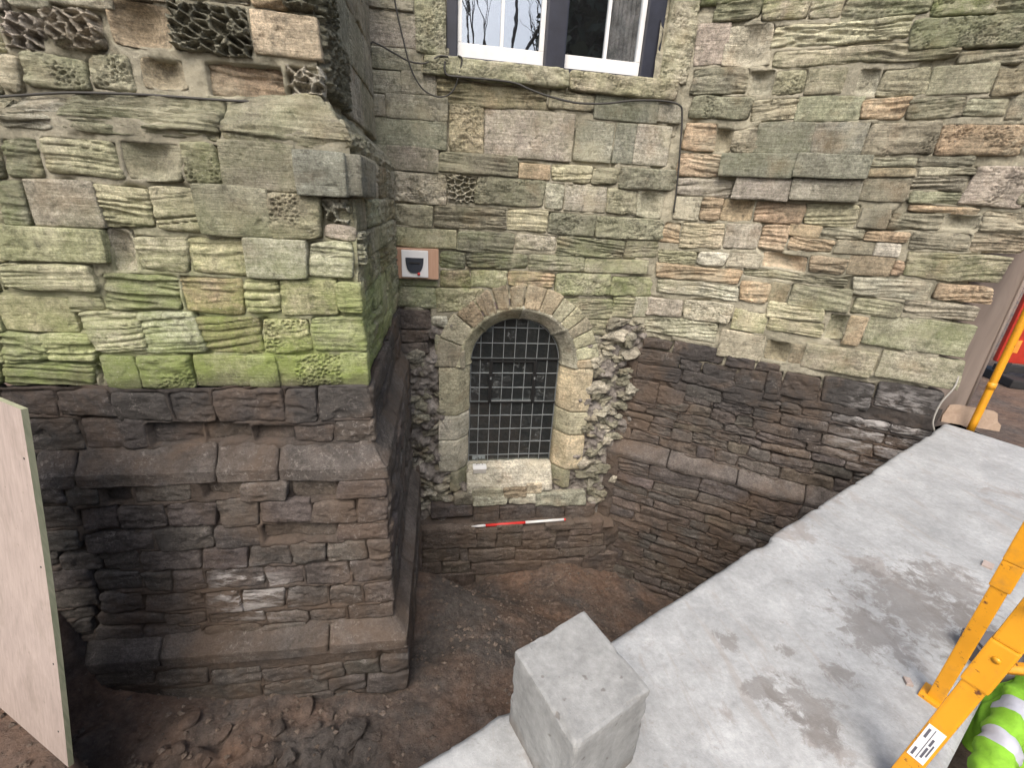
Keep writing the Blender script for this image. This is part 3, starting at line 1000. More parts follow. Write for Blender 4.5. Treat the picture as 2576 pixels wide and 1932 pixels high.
def bhole(u, z):
    arch = (np.abs(u - CX) < np.where(z > -1.30, 0.62, 0.46)) & (z > -1.38) & (z < SPR) | (np.hypot(u - CX, z - SPR) < 0.66)
    sash = (u > SX0 + 0.01) & (u < SX1 - 0.01) & (z > SZ0 + 0.0)
    return arch | sash


pix_stones(P_back, bw, """140 392 -60 45 sa; 142 428 52 242 sa; 162 432 246 362 sa; 166 328 362 482 sa; 328 508 372 494 sa; 168 250 484 600 sa; 250 572 494 625 sa; 172 568 612 770 sa; 176 252 752 880 sa; 250 524 762 892 sa;
272 566 896 1062 pw; 282 498 1064 1182 pg; 286 620 1188 1290 sg;
512 1094 435 565 lb; 1102 1338 472 575 lg; 1338 1672 502 632 sn; 1668 1798 548 642 sa;
578 764 545 800 pc; 764 1230 568 828 sk; 1238 1438 628 842 sa; 1442 1548 640 852 sn; 1548 1735 650 862 sk;
524 940 796 912 ld; 942 1108 852 934 so; 1112 1330 852 952 ly; 1328 1462 872 962 ld; 1462 1778 876 990 pd+;
568 718 912 1056 hw; 718 1078 926 1074 pd; 1078 1178 952 1092 pk; 1182 1402 966 1104 sk; 1402 1562 984 1114 pg; 1562 1700 994 1134 rk;
498 878 1076 1196 ld; 880 1096 1092 1208 ly; 1096 1348 1110 1228 pd; 1346 1698 1130 1248 pg;
618 920 1206 1318 ld; 924 1138 1222 1308 pk; 1140 1498 1238 1342 ld; 1496 1690 1254 1348 ld;
530 668 1310 1402 ld; 668 992 1318 1402 lD; 992 1288 1330 1414 lg; 1286 1615 1352 1424 sk;
530 692 1404 1502 pb; 692 884 1408 1502 py; 886 1130 1416 1498 lo; 1134 1420 1424 1540 pg; 1420 1645 1442 1546 pg;
292 520 1462 1492 sd; 296 516 1492 1606 pg; 510 760 1500 1630 py""", CB, M['stone'], 0.0075, moss=lambda u, z: 0.10 + 0.35 * max(0, 1 - abs(z - 0.75) / 0.5))
# the eroded sill course and jambs round the sash window
pix_stones(P_back, bw, """440 1200 322 432 pg*; 1200 1765 392 505 pg*; 398 566 -60 285 pk; 1712 1862 -40 440 pk; 398 566 -260 -70 pk; 1712 1862 -230 -50 pk; 140 392 -250 -62 sa""", CB, M['stone'], 0.0085, moss=lambda u, z: 0.2, back=0.16)
pix_stones(P_back, bw, """1040 1330 208 318 lg; 1326 1442 200 312 lg; 1190 1350 322 402 lg; 1440 1540 200 305 sk; 1340 1420 312 345 xw""", CE, M['stone'], 0.0085, moss=lambda u, z: 0.3)
pix_stones(P_back, bw, """196 384 268 372 Br; 196 372 372 440 Br; 196 372 440 500 xr""", CE, M['buried'], 0.0085)
pix_stones(P_back, bw, """380 470 300 360 xw; 400 500 395 480 sg; 425 560 480 575 sg""", CE, M['stone'], 0.0085)
courses(P_back, bw, SX1 + 0.33, 1.9, 3.0, 3.6, (0.2, 0.25), (0.2, 0.3), ['sa', 'lg'], M['stone'], 0.016, seed=33)
courses(P_back, bw, -0.5, SX0 - 0.01, 3.05, 3.6, (0.2, 0.27), (0.3, 0.5), ['sa'], M['stone'], 0.016, seed=34)


# arch: voussoirs
def polar(th, rr_, d): return P_back.map(CX - np.cos(th / 0.67) * rr_, SPR + np.sin(th / 0.67) * rr_, d)


angs = [0, 21, 40, 55, 68, 80, 92, 106, 119, 130, 140, 150, 161, 172, 180]
vcode = ['sg', 'sy', 'pb', 'lb', 'lb', 'lb', 'sc', 'sc', 'sy', 'sy', 'sg', 'sy', 'sy', 'so']
for i, c in enumerate(vcode):
    a0, a1 = math.radians(angs[i]) * 0.67, math.radians(angs[i + 1]) * 0.67
    SEED[0] += 1
    ro = 0.785 + 0.008 * math.sin(i * 2.1)
    if c[0] == 'l':   # bedding runs out from the centre: swap the axes so the ridges are radial
        stone(lambda a, b, d: polar(b, a, d), 0.56, ro, a0, a1, c, bw, M['stone'], 0.008, name="arch_stone", proud=0.022, gap=0.002)
    else:
        stone(lambda a, b, d: polar(a, b, d), a0, a1, 0.56, ro, c, bw, M['stone'], 0.008, name="arch_stone", proud=0.022, gap=0.002)
RPROF = [(0.585, -0.05), (0.580, 0.010), (0.565, 0.016), (0.545, 0.006), (0.452, -0.105), (0.440, -0.135), (0.438, -0.22)]
for a0, a1, k in ((0, 46, 'y'), (46, 90, 'g'), (90, 138, 'w'), (138, 180, 'a')):
    sweep("arch_reveal_stone", RPROF[::-1], math.radians(a0) * 0.5, math.radians(a1) * 0.5, lambda q, a, d: P_back.map(CX - np.cos(q / 0.5) * a, SPR + np.sin(q / 0.5) * a, d), bw, M['stone'], k, amp=0.004, res=0.010, gap=0.002, moss=0.1)
JP = [(0.74, -0.05), (0.74, 0.010), (0.575, 0.016), (0.555, 0.010), (0.455, -0.105), (0.442, -0.135), (0.440, -0.22)]
for sgn, zs, ks in ((-1, (-0.03, -0.53, -0.80, -1.155), ('y', 'w', 'w')), (1, (-0.03, -0.50, -0.76, -1.17), ('c', 'y', 'c'))):
    for z1, z0, k in zip(zs, zs[1:], ks):
        sweep("jamb_stone", JP if sgn > 0 else JP, z0, z1, (lambda q, a, d, s=sgn: P_back.map(CX + s * a, q, d)), bw, M['stone'], k, amp=0.004, res=0.010, gap=0.003, moss=0.05)
    sweep("jamb_stone", [(0.63, -0.05), (0.63, 0.0)] + JP[2:], -1.40, zs[-1], (lambda q, a, d, s=sgn: P_back.map(CX + s * a, q, d)), bw, M['stone'], 'd' if sgn < 0 else 'g', amp=0.006, res=0.012, gap=0.003, moss=0.15)
# sill of the arched window: sloping pale block
sweep("window_sill", [(-1.145, -0.24), (-1.145, -0.155), (-1.19, -0.09), (-1.33, 0.02), (-1.40, 0.03), (-1.40, -0.1)], CX - 0.46, CX + 0.45, fmap_b := (lambda q, a, d: P_back.map(q, a, d)), bw, M['stone'], 'w', amp=0.010, res=0.010, moss=0.0)
pix_stones(P_back, bw, """590 760 1205 1262 lg; 760 880 1195 1250 lb; 880 960 1180 1230 sy; 600 780 1240 1290 pw; 790 930 1235 1285 xw; 925 1190 1225 1290 xa; 500 600 1230 1290 xs""", CE, M['stone'], 0.0085, off=0.04)
pix_stones(P_back, bw, """380 600 1288 1350 Bs; 600 740 1290 1372 Bs; 740 930 1288 1372 Bs; 930 1080 1286 1365 Bs; 1080 1235 1284 1372 Bs""", CE, M['buried'], 0.009, off=0.03)
# footing below the ledge
OFFF = 0.15
pix_stones(P_back, bw, """140 470 228 352 Br; 470 592 230 345 Br; 588 748 206 262 Br; 592 745 262 345 Br; 742 932 232 300 Br; 745 900 300 350 Br; 880 1050 196 238 Br+; 1046 1176 190 232 Br; 1026 1166 232 272 Br; 1020 1160 274 312 Br; 900 945 240 345 Br; 945 1156 310 348 Br;
140 372 352 436 Br; 372 425 355 430 xe; 420 702 356 428 Br; 700 962 362 424 Br; 958 1140 346 396 Br;
140 262 436 500 Br; 262 436 430 500 xr; 436 852 430 494 Br; 848 1100 420 470 Br; 140 462 500 580 xr; 462 700 494 560 Br; 700 1100 480 560 Br; 140 700 570 660 Br; 0 140 240 400 Br; 0 140 400 600 Br; 1100 1300 380 500 Br; 1150 1226 186 262 xr; 1148 1230 262 336 Br; 1136 1240 336 400 xr""", CJ, M['buried'], 0.010, off=OFFF)
backing("earth_bed", P_back, bw, M['mortar_low'], -0.5, 1.98, -2.75, -1.80, OFFF, 0.05, 0.012, sd=41, flev=10, flush=-0.015)
backing("mortar_bed", P_back, bw, M['mortar'], -0.6, 1.95, 0.42, 3.6, 0, 0.020, 0.010, bhole, sd=42)
backing("rubble_bed", P_back, bw, M['rubble'], -0.6, 1.95, -1.9, 0.42, 0, 0.20, 0.010, bhole, sd=43, flev=11, flush=-0.015, deep=0.07)
# ledge top between wall and footing
led = []
nx, ny = 120, 14
u, v = np.meshgrid(np.linspace(-0.45, 1.86, nx), np.linspace(-0.12, OFFF + 0.02, ny))
zl = -1.80 + 0.10 * (1 - (v + 0.12) / 0.29) + 0.05 * (fbm(u * 7, v * 9, 5, 4) - 0.5)
link("ledge", mesh_np(P_back.map(u.ravel(), zl.ravel(), v.ravel()), grid_quads(ny, nx)), M['mortar_low'], bw)


# rubble core exposed either side of the arched window
def lump(r, sx, sy, sz, sub=2, k=0.28):
    bm = bmesh.new()
    bmesh.ops.create_icosphere(bm, subdivisions=sub, radius=1.0)
    sd = r.randint(0, 9999)
    for v in bm.verts:
        c = v.co
        q = np.array([c.x, c.y, c.z])
        n = fbm(np.array([q[0] * 1.6 + q[2] * 0.7 + 9]), np.array([q[1] * 1.6 - q[2] * 0.9 + 7]), sd, 3)[0]
        n2 = fbm(np.array([q[2] * 1.8 + 3]), np.array([q[0] * 1.1 - q[1] + 2]), sd + 9, 2)[0]
        f = 1 + k * 2 * (n - 0.5) + k * 1.4 * (n2 - 0.5)
        m = max(abs(c.x), abs(c.y), abs(c.z))
        f *= (0.75 + 0.25 / max(m, 0.5) * 0.8)
        v.co = Vector((c.x * f * sx, c.y * f * sy, c.z * f * sz))
    return bm_mesh(bm, False)


r5 = random.Random(11)
LUMPS = [lump(r5, 1, 0.8, 0.72, 3, 0.75) for _ in range(9)]


def in_poly(x, y, P):
    c = False
    j = len(P) - 1
    for i in range(len(P)):
        if (P[i][1] > y) != (P[j][1] > y) and x < (P[j][0] - P[i][0]) * (y - P[i][1]) / (P[j][1] - P[i][1]) + P[i][0]: c = not c
        j = i
    return c


def rubble(poly, conv, n, smin, smax, cols, plane=P_back, d0=-0.05, d1=0.03, seed=5, parent=bw):
    r = random.Random(seed)
    sc, ox, oy = conv
    xs_, ys_ = [p[0] for p in poly], [p[1] for p in poly]
    made = []
    tries = 0
    while len(made) < n and tries < n * 60:
        tries += 1
        x, y = r.uniform(min(xs_), max(xs_)), r.uniform(min(ys_), max(ys_))
        if not in_poly(x, y, poly): continue
        u_, z_ = plane.hit(ox + x * sc, oy + y * sc)
        k = smax * (1 - len(made) / n) + smin * len(made) / n
        if any((u_ - a) ** 2 + ((z_ - b) * 1.3) ** 2 < (0.62 * (k + kk)) ** 2 for a, b, kk in made): continue
        made.append((u_, z_, k))
        me = r.choice(LUMPS)
        o = bpy.data.objects.new("rubble_stone", me)
        if not me.materials: me.materials.append(M['stone'])
        COL.objects.link(o)
        o.parent = parent
        o.location = tuple(plane.map(u_, z_, r.uniform(d0, d1)))
        o.rotation_euler = (r.uniform(-0.5, 0.5), r.uniform(-0.35, 0.35), r.uniform(-0.6, 0.6) + (r.random() < 0.5) * math.pi)
        o.scale = (k * r.uniform(0.8, 1.4), k * r.uniform(0.7, 1.0), k * r.uniform(0.6, 0.95))
        c = np.array(PAL[r.choice(cols)]) * r.uniform(0.7, 1.15)
        o.color = (*c, 0.0)


rubble([(250, 480), (410, 470), (432, 575), (432, 1000), (520, 1120), (520, 1230), (380, 1330), (262, 1250), (245, 900), (240, 620)], CE, 60, 0.035, 0.095, ['a', 'd', 'd', 'q', 's', 'a'], d0=-0.09, d1=-0.02, seed=5)
rubble([(1235, 420), (1330, 330), (1450, 320), (1480, 390), (1440, 560), (1420, 760), (1330, 900), (1330, 980), (1250, 1060), (1350, 1120), (1360, 1240), (1240, 1280), (1190, 1200), (1190, 900), (1235, 700)], CE, 70, 0.035, 0.10, ['a', 'd', 'q', 'k', 'd', 'a'], d0=-0.08, d1=0.0, seed=6)

# ---- arched leaded window
YG = 0.185      # glass sits this far behind the wall face
bp = [(CX - .437, -1.205), (CX + .437, -1.205)] + [(CX + .437 * math.cos(a_), SPR + .437 * math.sin(a_)) for a_ in np.linspace(0, math.pi, 40)]
V, Fc = [], []
for k_, (x_, z_) in enumerate(bp):
    cx_, cz_ = CX, -0.3
    for f_, y_ in ((1.0, YB + YG - .012), (.984, YB + YG - .012), (.984, YB + YG + .01), (1.0, YB + YG + .01)):
        V.append((cx_ + (x_ - cx_) * f_, y_, cz_ + (z_ - cz_) * f_))
nb = len(bp)
for k_ in range(nb):
    j_ = (k_ + 1) % nb
    for m_ in range(4): Fc.append((k_ * 4 + m_, k_ * 4 + (m_ + 1) % 4, j_ * 4 + (m_ + 1) % 4, j_ * 4 + m_))
lw = link("leaded_window", mesh_py(V, Fc), M['lead'], bw)
GX0, GX1, GZ0, GZT = CX - 0.435, CX + 0.435, -1.20, SPR + 0.435
yg = YB + YG
pr = random.Random(8)
dx, dz = 0.108, 0.1535
gx = [CX - 0.435 + 0.058 + dx * i for i in range(8)]
gz = [-1.045 + dz * i for i in range(10)]
gx_e = [GX0] + gx[:7] + [GX1]
gx_e = [GX0] + [GX0 + 0.092 + 0.1105 * i for i in range(7)] + [GX1]
gz_e = [GZ0] + [GZ0 + 0.125 + 0.1535 * i for i in range(10)] + [GZT + 0.05]


def arch_top(x):
    t = 0.435 ** 2 - (x - CX) ** 2
    return SPR + math.sqrt(max(t, 0))


for i in range(len(gx_e) - 1):
    for j in range(len(gz_e) - 1):
        x0, x1, z0, z1 = gx_e[i] + .001, gx_e[i + 1] - .001, gz_e[j] + .001, gz_e[j + 1] - .001
        xm = np.linspace(x0, x1, 5)
        top = [min(z1, arch_top(x)) for x in xm]
        if max(top) <= z0 + 0.004: continue
        top = [max(t_, z0 + 0.001) for t_ in top]
        tx_, tz_ = pr.uniform(-0.035, 0.035), pr.uniform(-0.04, 0.04)
        xc, zc = (x0 + x1) / 2, (z0 + z1) / 2
        V, n5 = [], 5
        for yy in (0, 0.004):
            V += [(x, yg + yy + tx_ * (x - xc) + tz_ * (z0 - zc), z0) for x in xm]
            V += [(x, yg + yy + tx_ * (x - xc) + tz_ * (t_ - zc), t_) for x, t_ in zip(xm, top)]
        Fc = [(k, k + 1, n5 + k + 1, n5 + k) for k in range(4)] + [(10 + k + 1, 10 + k, 15 + k, 15 + k + 1) for k in range(4)]
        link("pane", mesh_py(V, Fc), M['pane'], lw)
for x in gx_e[1:-1]:
    box("lead_bar", (x - .0038, x + .0038, yg - .008, yg + .006, GZ0, arch_top(x)), M['lead'], lw, 0.002)
for z in gz_e[1:-1]:
    hw = 0.435 if z < SPR else math.sqrt(max(0.435 ** 2 - (z - SPR) ** 2, 0))
    if hw > 0.05:
        box("lead_bar", (CX - hw, CX + hw, yg - .0075, yg + .005, z - .0038, z + .0038), M['lead'], lw, 0.002)
zc0, zc1 = gz_e[5], gz_e[8]
for z in (zc0, zc1):
    box("saddle_bar", (CX - .435, CX + .435, yg - .022, yg - .009, z - .009, z + .004), M['iron'], lw, 0.002)
xa, xb = gx_e[2] - 0.006, gx_e[6] - 0.012
for b in ((xa - .016, xa + .016, zc0 + .006, zc1 - .02), (xb - .016, xb + .016, zc0 + .006, zc1 - .02)):
    box("casement_frame", (b[0], b[1], yg - .030, yg - .008, b[2], b[3]), M['iron'], lw, 0.003)
box("casement_frame", (xa, xb, yg - .028, yg - .008, zc1 - .035, zc1 - .018), M['iron'], lw, 0.003)
box("casement_rail", (xa + .016, xb - .016, yg - .028, yg - .008, zc0 + .012, zc0 + .019), M['lead'], lw, 0.002)
for x in (xa, xb):
    box("catch", (x - .006, x + .008, yg - .040, yg - .028, (zc0 + zc1) / 2 + .02, (zc0 + zc1) / 2 + .045), M['lead'], lw, 0.003)

# ---- sash window above
YS = 4.06


def sx(px): return at_y(px, 130, YS)[0]


zb = at_y(1250, 150, YS)[2]          # bottom of the sashes
xl0, xl1, xm0, xm1, xr0, xr1 = SX0 - 0.01, sx(1150), at_y(1366, 165, YS)[0], at_y(1416, 178, YS)[0], at_y(1606, 190, YS)[0], SX1 + 0.03
bm = bmesh.new()
bm_box(bm, xl0, xl1, YS - .03, YS + .16, zb - .05, SZ1, 0.008)
bm_box(bm, xm0, xm1, YS - .045, YS + .16, zb - .05, SZ1, 0.012)
bm_box(bm, xr0, xr1, YS - .031, YS + .159, zb - .05, SZ1, 0.008)
bm_box(bm, xl0 - .01, xr1 + .01, YS - .04, YS + .161, zb - .085, zb - .012, 0.008)
bm_box(bm, xl0 - .01, xr1 + .01, YS - .033, YS + .162, SZ1, SZ1 + .08, 0.006)
sw = link("sash_window", bm_mesh(bm), M['navy'], bw)
for a, b, bar in ((xl1, xm0, 0.505), (xm1, xr0, 0.53)):
    box("bottom_rail", (a + .002, b - .002, YS, YS + .05, zb - .01, zb + .085), M['white'], sw, 0.006)
    for c in ((a + .002, a + (.032 if a == xl1 else .006)), (b - .036, b - .002)):
        box("stile", (c[0], c[1], YS + .001, YS + .049, zb + .086, SZ1 - .1), M['white'], sw, 0.004)
    xm_ = a + (b - a) * bar
    box("glazing_bar", (xm_ - .012, xm_ + .012, YS + .006, YS + .046, zb + .086, SZ1 - .1), M['white'], sw, 0.004)
    box("meeting_rail", (a + .002, b - .002, YS, YS + .05, SZ1 - .099, SZ1 - .02), M['white'], sw, 0.004)
    for p0, p1 in ((a + .01, xm_), (xm_, b - .01)):
        box("glass", (p0, p1, YS + .024, YS + .029, zb + .07, SZ1 - .09), M['sash_glass'], sw, 0)
box("yellow_tag", (at_y(1562, 196, YS)[0], at_y(1571, 196, YS)[0], YS - .047, YS - .041, zb - .065, zb - .03), M['yellow'], sw, 0.001)
# room behind the sash: dark box and a lace curtain
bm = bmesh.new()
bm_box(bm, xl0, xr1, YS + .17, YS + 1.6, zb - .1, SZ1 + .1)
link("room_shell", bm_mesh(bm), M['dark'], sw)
bm = bmesh.new()
nxc = 60
V, Fc = [], []
xc0, xc1 = xm1 + (xr0 - xm1) * 0.56, xr0 + .02
for j, z in enumerate((zb - .02, SZ1)):
    for i in range(nxc):
        x = xc0 + (xc1 - xc0) * i / (nxc - 1)
        V.append((x, YS + .075 + .015 * math.sin(i * 0.9) + .008 * math.sin(i * 2.3 + j), z))
for i in range(nxc - 1):
    Fc.append((i, i + 1, nxc + i + 1, nxc + i))
bm.free()
link("curtain", mesh_py(V, Fc, True), M['curtain'], sw)

# ================================================================== THE ANGLED WALL
rw = empty("canted_facade", "canted sandstone facade of deeply eroded stones, dark stained below the old ground line", "facade")
pix_stones(P_right, rw, """330 532 -20 86 ld .15; 532 728 -20 82 lg .4; 728 864 -20 72 lg .3; 862 1228 -20 78 ld .2; 1228 1500 -30 72 pg .55; 1490 1640 -30 90 ld .3;
250 386 98 272 sk 0; 372 568 102 272 rk 0; 574 1144 84 182 ly .1; 574 1350 184 262 lg .15; 1142 1640 74 202 pd+ .2; 1348 1640 204 268 lg .1;
226 468 282 392 ld .1; 466 572 284 392 rk 0; 572 712 288 392 pg .1; 712 868 284 392 sg .1; 916 1014 280 392 rk 0; 1014 1224 276 396 lg .05; 1222 1502 270 394 sg .1; 1498 1640 280 402 pb 0;
222 484 398 494 pd .05; 482 682 408 502 ly 0; 668 948 396 502 sg .15; 944 1132 400 494 lo 0; 1126 1372 404 498 ld .1; 1370 1562 408 492 lg .05; 1562 1640 415 502 sg 0;
192 334 510 634 lo 0; 318 404 526 634 rb 0; 402 516 528 634 pg 0; 500 738 506 640 sn .1; 736 966 506 640 sn .05; 962 1262 506 644 pd 0; 1258 1640 520 652 po 0;
170 352 640 738 lo 0; 348 660 640 740 sn# .1; 660 975 642 742 sn# .05; 975 1175 650 692 lg 0; 960 1172 694 736 lb 0; 1172 1422 650 692 ld 0; 1176 1424 692 732 lg 0;
165 404 744 822 lk 0; 404 640 740 834 sa* .05; 640 938 744 838 sa* .05; 940 1142 736 838 sd 0; 1140 1384 732 794 lg 0; 1138 1374 796 852 lg .1; 1384 1640 690 864 pk 0;
156 272 820 914 sk 0; 272 362 822 918 lo 0; 360 488 830 922 ro 0; 488 702 840 934 lo 0; 700 934 846 944 ly 0; 934 1062 866 948 sd 0; 1062 1292 888 958 ld 0; 1138 1442 856 892 lo 0; 1290 1444 894 962 rk 0; 1442 1640 880 974 lg 0;
112 188 924 1008 lo 0; 186 364 924 1034 ly .1; 366 514 930 1038 sk 0; 514 634 936 1048 lo 0; 634 774 936 988 so 0; 634 834 990 1048 lo 0; 774 962 946 992 lg 0; 834 1000 998 1058 sg 0; 958 1148 958 1006 lo 0; 998 1104 1006 1068 sw 0; 1146 1402 966 1044 ld 0; 1396 1640 972 1062 lb 0;
96 258 1040 1104 ly .1; 256 380 1048 1108 pw 0; 378 518 1058 1120 sk 0; 524 722 1056 1128 ro 0; 722 888 1068 1138 lo 0; 888 1072 1062 1152 sb 0; 1066 1112 1084 1154 lo 0; 1110 1560 1056 1176 lg .25;
78 444 1108 1172 lo 0; 82 434 1174 1238 lw .2; 442 890 1136 1176 lg .1; 430 560 1176 1258 lo 0; 556 634 1180 1262 sb .1; 632 894 1192 1290 lg .2; 892 1234 1164 1248 lw 0; 892 1116 1250 1322 lg .15; 1236 1500 1190 1264 lo 0;
38 196 1242 1324 xk 0; 196 404 1258 1346 pw .15; 402 548 1290 1386 sy .3; 546 786 1264 1330 ly .25; 544 784 1330 1396 ly .3; 788 872 1304 1420 rg .2; 866 944 1316 1446 so .1; 942 1420 1330 1470 sg .3; 1114 1440 1262 1328 lk 0;
28 348 1330 1412 lw .15; 346 532 1388 1502 sk 0; 530 642 1424 1512 rb 0; 640 702 1438 1520 sb .05; 690 1000 1452 1560 sg .2; 1000 1370 1484 1604 sg .2""", CCv, M['stone'], 0.007)
courses(P_right, rw, 0.0, 2.32, 2.86, 3.6, (0.17, 0.24), (0.25, 0.5), ['ld', 'lg', 'sg'], M['stone'], 0.016, moss=0.3, seed=51)
pix_stones(P_right, rw, """-60 -30 480 640 lo; 1660 1800 0 90 ld; 1640 1780 520 860 lg""", CCv, M['stone'], 0.012)
# dark courses just below the old ground line
pix_stones(P_right, rw, """376 642 348 432 Bs; 640 1082 386 532 Bs; 326 702 446 566 ls; 326 694 566 694 lq; 694 890 520 612 Bs; 886 1182 560 680 Bs; 1080 1330 492 590 Bs; 696 1184 640 742 Bs; 1184 1420 590 760 Bs; 1330 1530 540 620 Bs;
284 514 690 864 Br; 510 742 752 892 Br; 742 1056 740 846 Bs; 1050 1400 740 880 Bs""", CF, M['buried'], 0.0085)
pix_stones(P_right, rw, """84 214 600 790 Bs; 214 544 634 840 Bs; 544 984 682 900 Bs; 984 1560 736 950 Bs""", CG, M['buried'], 0.0085)
uA, zA = P_right.hit(1650, 1000)
pl_top = P_right.hit(1500 + 600 * .3014, 750 + 1268 * .3014, 0.0)[1]
pl_bot = P_right.hit(1500 + 590 * .3014, 750 + 1420 * .3014, OFF2)[1]


def rskip(u, z):
    # leave what the traced stones above already cover
    for q in ((0.0, 0.02), (0.3, -0.03), (0.75, 0.02), (2.4, -0.12)): pass
    zl_ = np.interp(u, [0, 0.30, 0.34, 1.0, 1.2, 2.4], [-0.22, -0.22, -0.14, -0.16, -0.06, -0.03])
    return z > zl_


courses(P_right, rw, -0.12, 2.33, pl_top, 0.12, (0.075, 0.13), (0.16, 0.42), ['Br', 'Bs', 'Bq', 'Br', 'ls', 'xr', 'lq', 'Be'], M['buried'], 0.011, skip=rskip, seed=52)
us = [P_right.hit(1500 + x * .3014, 750 + y * .3014, OFF2)[0] for x, y in ((130, 1240), (596, 1350), (1170, 1490))] + [1.65, 2.34]
RP = [(pl_top + 0.01, -0.04), (pl_top + 0.01, -0.004), (pl_top - 0.10, OFF2 + 0.012), (pl_bot + 0.035, OFF2 + 0.016), (pl_bot, OFF2 + 0.008), (pl_bot, -0.04)]
pl_top_c = pl_top
for a, b in zip([-0.16] + us[1:], us[1:]):
    sweep("plinth_stone", RP, a, b, lambda q, z, d: P_right.map(q, z, d), rw, M['buried'], 'e', amp=0.004, res=0.010)
courses(P_right, rw, -0.02, 2.33, -2.85, pl_bot, (0.085, 0.135), (0.18, 0.5), ['Br', 'Bs', 'Bq', 'Br', 'xr', 'ls', 'Be'], M['buried'], 0.012, off=OFF2, seed=53)
backing("mortar_bed", P_right, rw, M['mortar'], -0.05, 2.33, 0.05, 3.6, 0, 0.024, 0.010, lambda u, z: (z < 1.33) & (u > 2.19 + 0.08 * (fbm(z * 9, z * 0 + 2, 5, 3) - 0.5)), sd=61)
backing("earth_bed", P_right, rw, M['mortar_low'], -0.15, 2.33, pl_top - 0.02, 0.12, 0, 0.03, 0.012, sd=62, flush=0.012)
backing("earth_bed", P_right, rw, M['mortar_low'], -0.15, 2.33, -2.9, pl_bot + 0.02, OFF2, 0.03, 0.013, sd=63, flush=0.014)
backing("mortar_bed", P_right, rw, M['mortar'], 2.33, 2.6, 1.30, 3.6, 0, 0.022, 0.02, sd=64)
# jagged wall end: a core behind the face stones
E2 = Plane(tuple(P_right.map(2.20, 0, -0.03)[:2]), (math.sin(WA), math.cos(WA)))
courses(E2, rw, 0.02, 0.6, -0.3, 1.32, (0.14, 0.2), (0.2, 0.4), ['lk', 'pg', 'xw'], M['stone'], 0.016, seed=66)

# ================================================================== PIT FLOOR AND GROUND
ptsz = [(-0.2, 2.0, -1.47), (-0.6, 2.0, -1.44), (-1.0, 2.0, -1.38), (-1.5, 2.0, -1.32), (-1.9, 2.0, -1.25), (-0.8, 1.4, -1.5), (-1.3, 1.4, -1.45)]
for (x, y) in ((1490, 1400), (1590, 1450), (1680, 1505)):
    u_, z_ = P_right.hit(x, y, OFF2)
    p = P_right.map(u_, z_, OFF2)
    ptsz.append((p[0], p[1], z_))
for (x, y) in ((1130, 1478), (1300, 1430), (1420, 1405)):
    u_, z_ = P_back.hit(x, y, OFFF)
    ptsz.append((u_, YB - OFFF, z_))
for (x, y) in ((1036, 1640), (1046, 1480)):
    d = ray(x, y)
    p = CC + d * (XR + OFF3) / d[0]
    ptsz.append(tuple(p))
print("floor fit", [tuple(round(float(c), 2) for c in p) for p in ptsz])
A_ = np.array(ptsz)
BX0, BX1, BY0, BY1 = -3.2, 4.4, 0.2, 4.35


def floor_z(x, y):
    # inverse-distance blend of the measured floor heights, softened
    w = 1.0 / ((x[..., None] - A_[:, 0]) ** 2 + (y[..., None] - A_[:, 1]) ** 2 + 0.03) ** 1.4
    z = (w * A_[:, 2]).sum(-1) / w.sum(-1)
    z = z - 0.0 * x
    near = np.clip((2.0 - y) / 1.2, 0, 1)
    z = z + near * 0.05 - 0.07 * sst(3.1, 3.6, y) * sst(-0.3, 0.1, x)
    return z


B_P1 = CC + ray(52, 1030) * 1.6 / ray(52, 1030)[1]
B_U = np.array([math.sin(math.radians(-58)), math.cos(math.radians(-58)), 0])
r2_ = ray(172, 1932)
B_P2 = CC + r2_ * (((B_P1 - CC) @ B_U) / (r2_ @ B_U))
nx, ny = 430, 250
x, y = np.meshgrid(np.linspace(BX0, BX1, nx), np.linspace(BY0, BY1, ny))
z = floor_z(x, y)
z += 0.10 * (fbm(x * 1.7, y * 1.7, 3, 4) - 0.5) + 0.06 * (fbm(x * 6, y * 6, 8, 4) - 0.5)
heap = sst(-0.1, -0.5, x) * sst(2.0, 1.5, y)
f1, f2 = worley(x * 7, y * 7, 4)
f3, f4 = worley(x * 13 + 3, y * 13, 6)
z += heap * (0.24 * (fbm(x * 4, y * 4, 12, 4) - 0.5) + 0.08 * sst(0.0, 0.5, f2 - f1) + 0.03 * sst(0.0, 0.5, f4 - f3))
z += 0.020 * sst(0.1, 0.6, f4 - f3) * sst(0.5, 0.65, fbm(x * 2, y * 2, 31, 3))
# soil ledge on the near side of the leaning board, and the bank at the far left
nrm = np.array([B_U[1], -B_U[0]])
side = (x - B_P2[0]) * nrm[0] + (y - B_P2[1]) * nrm[1]       # <0 beyond, >0 ...
ledge = sst(-0.12, -0.03, -side) if ((0 - B_P2[0]) * nrm[0] + (0 - B_P2[1]) * nrm[1]) < 0 else sst(0.02, 0.10, side)
ledge = ledge * sst(B_P2[0] + 0.06, B_P2[0] - 0.04, x)
z = z * (1 - ledge) + ledge * (-0.885 + 0.06 * (fbm(x * 6, y * 6, 2, 4) - 0.5))
bank = sst(-1.80, -2.05, x + 0.10 * (fbm(y * 5, x * 3, 9, 3) - 0.5)) * (1 - ledge)
z = z * (1 - bank) + bank * (-0.62 + 0.25 * (fbm(x * 4, y * 4, 22, 4) - 0.5))
